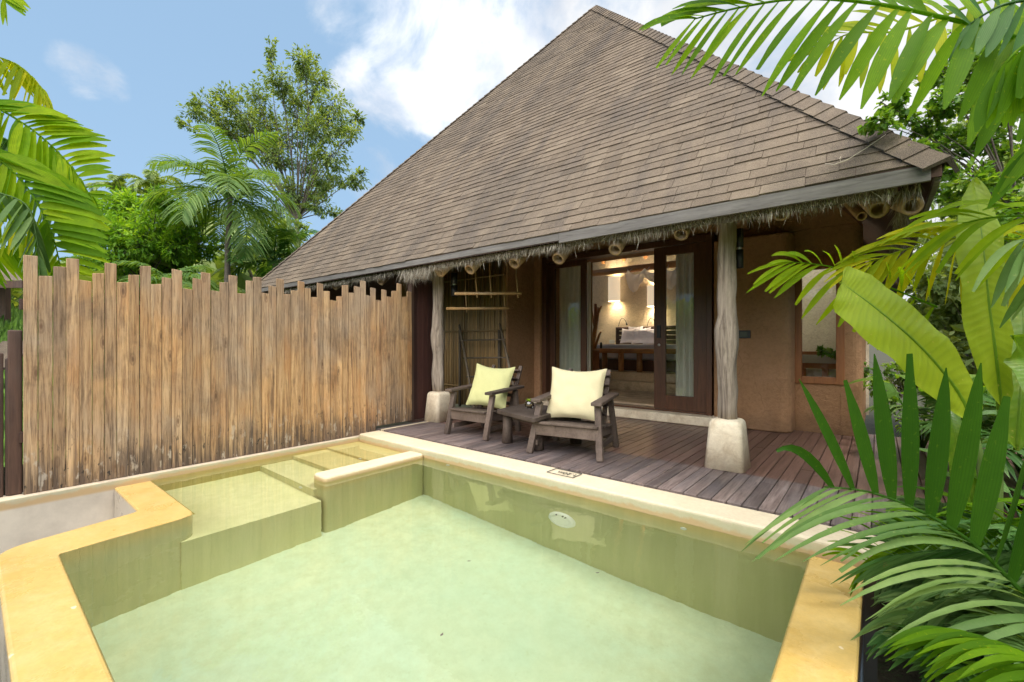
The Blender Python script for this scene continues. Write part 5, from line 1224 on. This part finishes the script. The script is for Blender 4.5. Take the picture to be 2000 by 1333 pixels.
# --- banana
bn = thing('banana_plant', 'banana plant with broad glowing paddle leaves at the right edge', 'banana plant', (1.6, 2.5, -1))
def banana(rib, tips, tn, seed, twist=0.0, curl=.12, ln=20, nrm=None):
    """rib = (px,py,depth) from stalk to tip; tips = half width px along it on both sides"""
    rg = random.Random(seed); P = [at(a, b, d=c) for a, b, c in rib]; n_ = 26; q = MB(); vs = []; fs = []; vein = []
    def C(t):
        x = t*(len(P)-1); i = min(int(x), len(P)-2); f = x-i
        p0, p1, p2, p3 = P[max(i-1, 0)], P[i], P[i+1], P[min(i+2, len(P)-1)]
        return .5*((2*p1)+(p2-p0)*f+(2*p0-5*p1+4*p2-p3)*f*f+(3*p1-p0-3*p2+p3)*f**3)
    nv = (VIEW*-1+V((0, 0, .4))+RIGHT*twist).normalized() if nrm is None else nrm
    K = 6
    for i in range(n_+1):
        t = i/n_; p = C(t); d = (C(min(1, t+.01))-C(max(0, t-.01))).normalized(); s = d.cross(nv).normalized(); up = s.cross(d); wl, wr = interp(tips, t); dep = -SA*p.x+CA*p.y
        for k in range(-K, K+1):
            f = k/K; w_ = (wl if k < 0 else wr)*dep/F*abs(f); e = 1 if abs(k) < K else 1+rg.uniform(-.03, .02)
            vs.append(p+s*(w_*e if k > 0 else -w_*e)+up*(-curl*w_*abs(f)+.05*abs(f)*dep*.2)*1+up*.006*math.sin(t*30+k)*abs(f)+d*abs(w_)*.25); vein.append(t+abs(f)*.06)
    W_ = 2*K+1
    for i in range(n_):
        for k in range(W_-1): a = i*W_+k; fs.append((a, a+1, a+W_+1, a+W_))
    q.add(vs, fs, tn, True); nb = len(q.v)
    q.tube([C(i/20) -nv*.004 for i in range(21)], [lerp(.013, .003, i/20) for i in range(21)], 7, .3); vein += [0]*(len(q.v)-nb)
    o = q.build('leaf', LF_BAN, bn); at_ = o.data.attributes.new('vein', 'FLOAT', 'POINT'); at_.data.foreach_set('value', vein)
    return o
banana([(1900, 830, 2.2), (1870, 765, 2.2), (1800, 680, 2.15), (1720, 610, 2.1), (1662, 566, 2.1), (1640, 552, 2.1)], [(0, 3, 3), (.08, 30, 28), (.3, 72, 66), (.6, 78, 62), (.85, 58, 44), (.95, 28, 30), (1, 1, 1)], .85, 1)
banana([(1955, 800, 2.3), (1945, 700, 2.3), (1932, 600, 2.3), (1922, 500, 2.3), (1912, 420, 2.35), (1900, 350, 2.4)], [(0, 2, 2), (.06, 30, 20), (.25, 66, 40), (.6, 62, 44), (.85, 36, 28), (1, 1, 1)], .8, 2, .1)
banana([(1985, 880, 2.6), (1995, 760, 2.6), (2000, 640, 2.65), (1990, 560, 2.7), (1970, 490, 2.7)], [(0, 2, 2), (.1, 30, 22), (.4, 50, 36), (.8, 36, 26), (1, 1, 1)], .3, 3, -.6)
banana([(1900, 1010, 2.5), (1880, 930, 2.5), (1865, 850, 2.5), (1850, 790, 2.6)], [(0, 2, 2), (.2, 34, 30), (.6, 44, 36), (1, 1, 1)], .1, 4, .2)
banana([(2080, 900, 2.1), (2050, 780, 2.1), (2010, 700, 2.2), (1975, 655, 2.2)], [(0, 2, 2), (.2, 34, 30), (.6, 44, 46), (1, 1, 1)], .25, 5, -.3)
for k, (pts) in enumerate(([(1900, 830, 2.2), (1915, 900, 2.25), (1930, 1010, 2.3), (1940, 1330, 2.4)], [(1955, 800, 2.4), (1950, 900, 2.4), (1945, 1100, 2.4), (1945, 1330, 2.4)])):
    q = MB(); q.tube([at(a, b, d=c) for a, b, c in pts], [.013, .018, .03, .045], 9, .5); q.build('stalk', STEM, bn)
q = MB(); q.tube([at(1945, 1330, d=2.4), V((1.6, 2.5, -1))], [.06, .07], 10); q.build('stem', STEM, bn)
# --- lower right foreground palm
fp = thing('foreground_palm', 'dark green palm in the lower right corner with tall upright blades over the yellow rim', 'palm', (1.55, 1.15, -1))
q = MB(); q.tube([(1.55, 1.15, -1), (1.5, 1.15, -.2), (1.45, 1.12, .1)], [.06, .05, .035], 9, .5); q.build('trunk', BARK, fp)
BL = [.45, .8, .98, 1.0, .92, .75, .48, .06]
frond(fp, LF_BLADE, [(2200, 1270, 1.55), (2060, 1210, 1.6), (1990, 1150, 1.65), (1900, 1062, 1.7), (1800, 1000, 1.75), (1700, 962, 1.8), (1610, 951, 1.85)], 15,
      [T((0, 90, -380, -.1, .036, 0), (.3, 60, -365, -.1, .037, 0), (.5, 28, -340, -.1, .036, 0), (.68, -22, -305, -.1, .033, 0), (.8, -60, -265, 0, .028, 5), (.92, -125, -190, 0, .022, 15), (1, -165, 45, 0, .012, 90))], 31, .012, .05, .4, facing=V((SA*.9, -CA, .15)), prof=BL)
frond(fp, LF_GREY, [(2200, 1270, 1.55), (2060, 1210, 1.6), (1990, 1150, 1.65), (1900, 1062, 1.7), (1800, 1000, 1.75), (1700, 962, 1.8), (1610, 951, 1.85)], 21,
      [T((0, -330, 90, -.05, .014, 60), (.25, -330, 30, -.05, .0145, 75), (.5, -320, 30, -.05, .014, 65), (.7, -300, 90, -.05, .013, 50), (.85, -225, 140, 0, .012, 30), (1, -150, 110, 0, .010, 12))], 32, .004, .3, .9, facing=V((SA*.3, -CA*.3, 1)), prof=BL)
frond(fp, LF_PALM, [(2250, 1500, 1.3), (2130, 1380, 1.35), (2030, 1300, 1.4), (1930, 1250, 1.5), (1830, 1225, 1.55)], 15,
      [T((0, -230, -60, -.05, .013, 90), (.3, -250, -40, -.05, .0135, 90), (.6, -230, -10, -.05, .012, 60), (1, -120, 40, 0, .009, 20)),
       T((0, -150, 160, .05, .014, 60), (.3, -160, 110, .05, .014, 50), (.6, -150, 100, .05, .012, 40), (1, -110, 60, 0, .009, 12))], 33, .008, .0, .5, facing=V((SA*.3, -CA*.3, 1)), prof=BL)
frond(fp, LF_DARK, [(2150, 1120, 1.9), (2040, 1085, 1.95), (1940, 1075, 2.0), (1840, 1075, 2.0), (1740, 1085, 2.0)], 26,
      [T((0, -150, -60, -.05, .014, 50), (.5, -140, -60, -.05, .014, 40), (1, -130, -20, 0, .009, 14)),
       T((0, -150, 90, .05, .014, 40), (.5, -140, 80, .05, .014, 30), (1, -120, 60, 0, .009, 12))], 34, .006, .3, .95, facing=V((SA*.3, -CA*.3, 1)), prof=BL)
frond(fp, LF_PALM, [(2150, 1010, 2.1), (2020, 1010, 2.1), (1900, 1030, 2.1), (1780, 1060, 2.1), (1690, 1100, 2.1)], 26,
      [T((0, -130, -30, -.05, .014, 40), (.5, -140, -30, -.05, .014, 35), (.8, -120, -70, 0, .013, 20), (1, -110, 0, 0, .010, 14)),
       T((0, -120, 90, .05, .015, 30), (.5, -120, 80, .05, .014, 30), (.8, -90, 60, 0, .014, 12), (1, -30, 75, 0, .010, 6))], 35, .006, .0, .6, facing=V((SA*.3, -CA*.3, 1)), prof=BL)
frond(fp, LF_GREY, [(2200, 1180, 1.7), (2080, 1150, 1.75), (1960, 1150, 1.8), (1850, 1170, 1.8), (1760, 1210, 1.8)], 24,
      [T((0, -160, -10, -.05, .012, 60), (.5, -150, 0, -.05, .012, 50), (1, -100, 40, 0, .009, 14)),
       T((0, -110, 130, .05, .013, 40), (.5, -110, 120, .05, .012, 40), (1, -70, 90, 0, .009, 12))], 36, .006, .2, .9, facing=V((SA*.3, -CA*.3, 1)), prof=BL)
# undergrowth palms, one clump each
rg = random.Random(61)
UG = [(.44, 2.78, 11, .46, 'bushy low palm pressed against the yellow rim under the foreground frond', LF_GREY), (.27, 2.42, 8, .26, 'small dark palm clump in the bottom right corner beside the rim', LF_DARK),
      (.58, 3.15, 12, .62, 'leafy palm clump below the banana stalks', LF_DARK), (.58, 2.5, 10, .46, 'low palm with arching fronds at the lower right edge', LF_GREY), (.32, 3.22, 10, .42, 'palm seedling at the corner of the deck and the rim', LF_GREY), (.45, 3.65, 10, .55, 'low palm in the gap below the deck edge', LF_GREY),
      (.95, 4.6, 11, .9, 'leafy palm growing beside the right side of the deck', LF_DARK), (.62, 5.6, 9, .75, 'green palm against the adobe wall right of the window', LF_GREY), (1.4, 5.2, 12, 1.1, 'tall leafy palm at the right end of the deck', LF_PALM)]
for (x, y, nf, ln, lab, m_) in UG:
    t = thing('low_palm', lab, 'palm', (x, y, -.42 if y < 3.9 else 0.002), 'low palms in the right hand bed'); c = V((x, y, (-.42 if y < 3.9 else 0)+.2))
    q = MB(); q.tube([(x, y, -.42 if y < 3.9 else 0), c], [.03, .02], 7); q.build('stem', STEM, t)
    for k in range(nf):
        q = MB(); palm_frond3(q, c, k*2.4+rg.uniform(-.3, .3), rg.uniform(.7, 1.4), ln*rg.uniform(.8, 1.2), 1.3, rg, 22, .27, .016, .2, .9, .45); q.build('frond', m_, t)
# broad leaved low plants
def paddle_plant(x, y, z, n_, h, lw, lab, m, rg):
    t = thing('broadleaf_plant', lab, 'plant', (x, y, z), 'broad leaved plants in the right hand bed')
    for k in range(n_):
        a = k*2.4; d = V((math.cos(a), math.sin(a), 0)); b = V((x, y, z)); s = b+V((d.x*.25*h, d.y*.25*h, h*rg.uniform(.5, .8))); e = s+d*h*.45+V((0, 0, rg.uniform(-.1, .25)*h)); q = MB()
        q.tube([b, b.lerp(s, .5)+V((0, 0, .05)), s], [.009, .007, .005], 6, .3)
        pts = [bez(s, (s+e)/2+V((0, 0, .12*h)), e, i/7) for i in range(8)]; strip(q, pts, [lw*f for f in (.1, .65, .95, 1, .9, .7, .4, .03)], (V((0, 0, 1))+rv(rg)*.3).normalized(), .2, rg.uniform(.2, .9)); q.build('leaf', m, t)
paddle_plant(.35, 6.15, 0, 9, .95, .085, 'leafy plant with oval leaves at the foot of the adobe wall', LF_SHR, rg)
paddle_plant(.9, 5.3, 0, 10, 1.0, .09, 'tall leafy plant with oval leaves behind the upright palm blades', LF_GREY, rg)
paddle_plant(.75, 3.5, -.42, 10, 1.0, .09, 'oval leaved plant under the banana leaves', LF_DARK, rg)
# --- small leaved flowering shrub / tree at the right
rg = random.Random(71)
def rtree(name, lab, base, cls, fork, seed, leaf, lw, per, m=LF_SHR, tr=.06, cat='tree', sh=.5, parts=('trunk', 'crown')):
    return broad_tree(name, lab, base, cls, random.Random(seed), m, leaf, lw, per, trunk_r=tr, fork=fork, cat=cat, t0=.1, t1=1, shell=sh, parts=parts)
cl = px_clumps([(1900, 120, 50), (1960, 180, 55), (1850, 190, 40), (1930, 260, 55), (1980, 320, 50), (1860, 280, 45), (1800, 240, 30), (1760, 210, 22), (1720, 235, 18), (1690, 240, 14), (1900, 350, 40), (1950, 400, 46), (1840, 330, 26), (1815, 365, 20), (1990, 60, 40), (1980, 480, 40), (1740, 190, 22), (1880, 60, 24), (1790, 290, 16), (1920, 440, 50), (1860, 400, 34), (1950, 120, 50), (1820, 140, 26)], 3.1, rg, .25)
rtree('small_leaved_tree', 'small leaved tree with twiggy branches over the right end of the roof', (2.2, 3.1, -1), cl, at(1985, 420, d=3.2), 72, .045, .016, 520, tr=.045)
cl = px_clumps([(1640, 690, 12), (1668, 690, 14), (1690, 715, 18), (1720, 740, 22), (1750, 720, 26), (1700, 760, 20), (1745, 790, 26), (1780, 830, 30), (1620, 688, 6), (1605, 686, 5)], 5.6, rg, .2)
rtree('leafy_shrub', 'green shrub whose thin twig reaches across the small window', (.85, 4.9, 0), cl, at(1770, 780, d=5.6), 73, .07, .022, 130, tr=.02, cat='shrub', parts=('stem', 'foliage'))
cl = px_clumps([(1830, 540, 40), (1870, 600, 40), (1800, 620, 34), (1840, 680, 40), (1960, 600, 40), (1990, 700, 40), (1960, 860, 40), (1990, 930, 40), (1800, 560, 30), (1760, 600, 24), (1900, 760, 30), (1760, 660, 30), (1790, 740, 34), (1850, 780, 34), (1890, 500, 40), (1740, 760, 24), (1900, 640, 40), (1860, 860, 36)], 7.5, rg, .8)
rtree('dense_shrub', 'dense dark green shrub behind the banana leaves', at(1900, 700, d=7.5)-V((0, 0, 1.8)), cl, at(1900, 800, d=7.5), 74, .15, .04, 360, LF_TREE, tr=.05, cat='shrub', parts=('stem', 'foliage'))
cl = px_clumps([(1760, 330, 40), (1830, 360, 50), (1900, 420, 55), (1960, 300, 60), (1850, 250, 50), (1960, 500, 60), (1880, 520, 40), (1980, 180, 50), (1790, 290, 30), (1800, 440, 60), (1860, 470, 60), (1930, 560, 60), (1990, 420, 60), (1850, 580, 60), (1940, 230, 50), (1780, 520, 50)], 11, rg, 1)
rtree('background_tree', 'pale green feathery tree far behind the right corner of the roof', at(1900, 800, d=11)-V((0, 0, 1)), cl, at(1900, 600, d=11), 75, .2, .035, 420, LF_TREE, tr=.1)
# flower heads
for (px, py, d_, lab) in ((1961, 505, 4.3, 'pink flower cluster between the banana leaf and the frond'),):
    q = MB()
    for k in range(26): leafquad(q, at(px, py, d=d_)+rv(rg)*.05, rv(rg).normalized(), V((0, 0, 1)), .035, .014, .5)
    tag(q.build('flower_cluster', PINK), lab, 'flower')
# dark board fence at the far right, and its slender trunk
rfn = thing('garden_fence', 'dark brown board fence behind the plants at the far right', 'fence', (2.6, 5.5, 0)); q = MB(); k = 0
for k in range(34):
    y0 = 2.2+k*.15; q.box((3.25, y0, -1), (3.28, y0+.14, 1.75), random.random())
q.build('board_panel', DARKW, rfn)
q = MB(); q.box((3.2, 2.2, .9), (3.25, 7.3, 1.0)); q.build('rail', DARKW, rfn)
sb_ = MB()
for k in range(3): sb_.box((.65, 4.35+k*.0, 0.004), (2.6, 4.47, .05), .9)
tag(sb_.build('timber_kerb', GREYW, bevel=.006), 'pale grey timber kerb on the deck behind the upright palm blades', 'kerb')
# garden behind the camera, seen in the glass and the water
rg = random.Random(81)
for k, (x, y, h, lab) in enumerate(((1.6, -6, 3.3, 'leafy tree behind the viewpoint mirrored in the wide right glass leaf'), (-2.5, -7, 3.0, 'leafy tree behind the viewpoint mirrored in the left glass leaf'), (5.5, -3.5, 3.6, 'leafy tree right of the viewpoint mirrored in the pool'))):
    cl = [(V((x+rg.uniform(-1.6, 1.6), y+rg.uniform(-1, 1), rg.uniform(.4, h))), rg.uniform(.5, .9)) for i in range(16)]
    broad_tree('garden_tree', lab, (x, y, GZ), cl, rg, LF_BRT, .3, .07, 260, trunk_r=.1, fork=(x, y, .6))
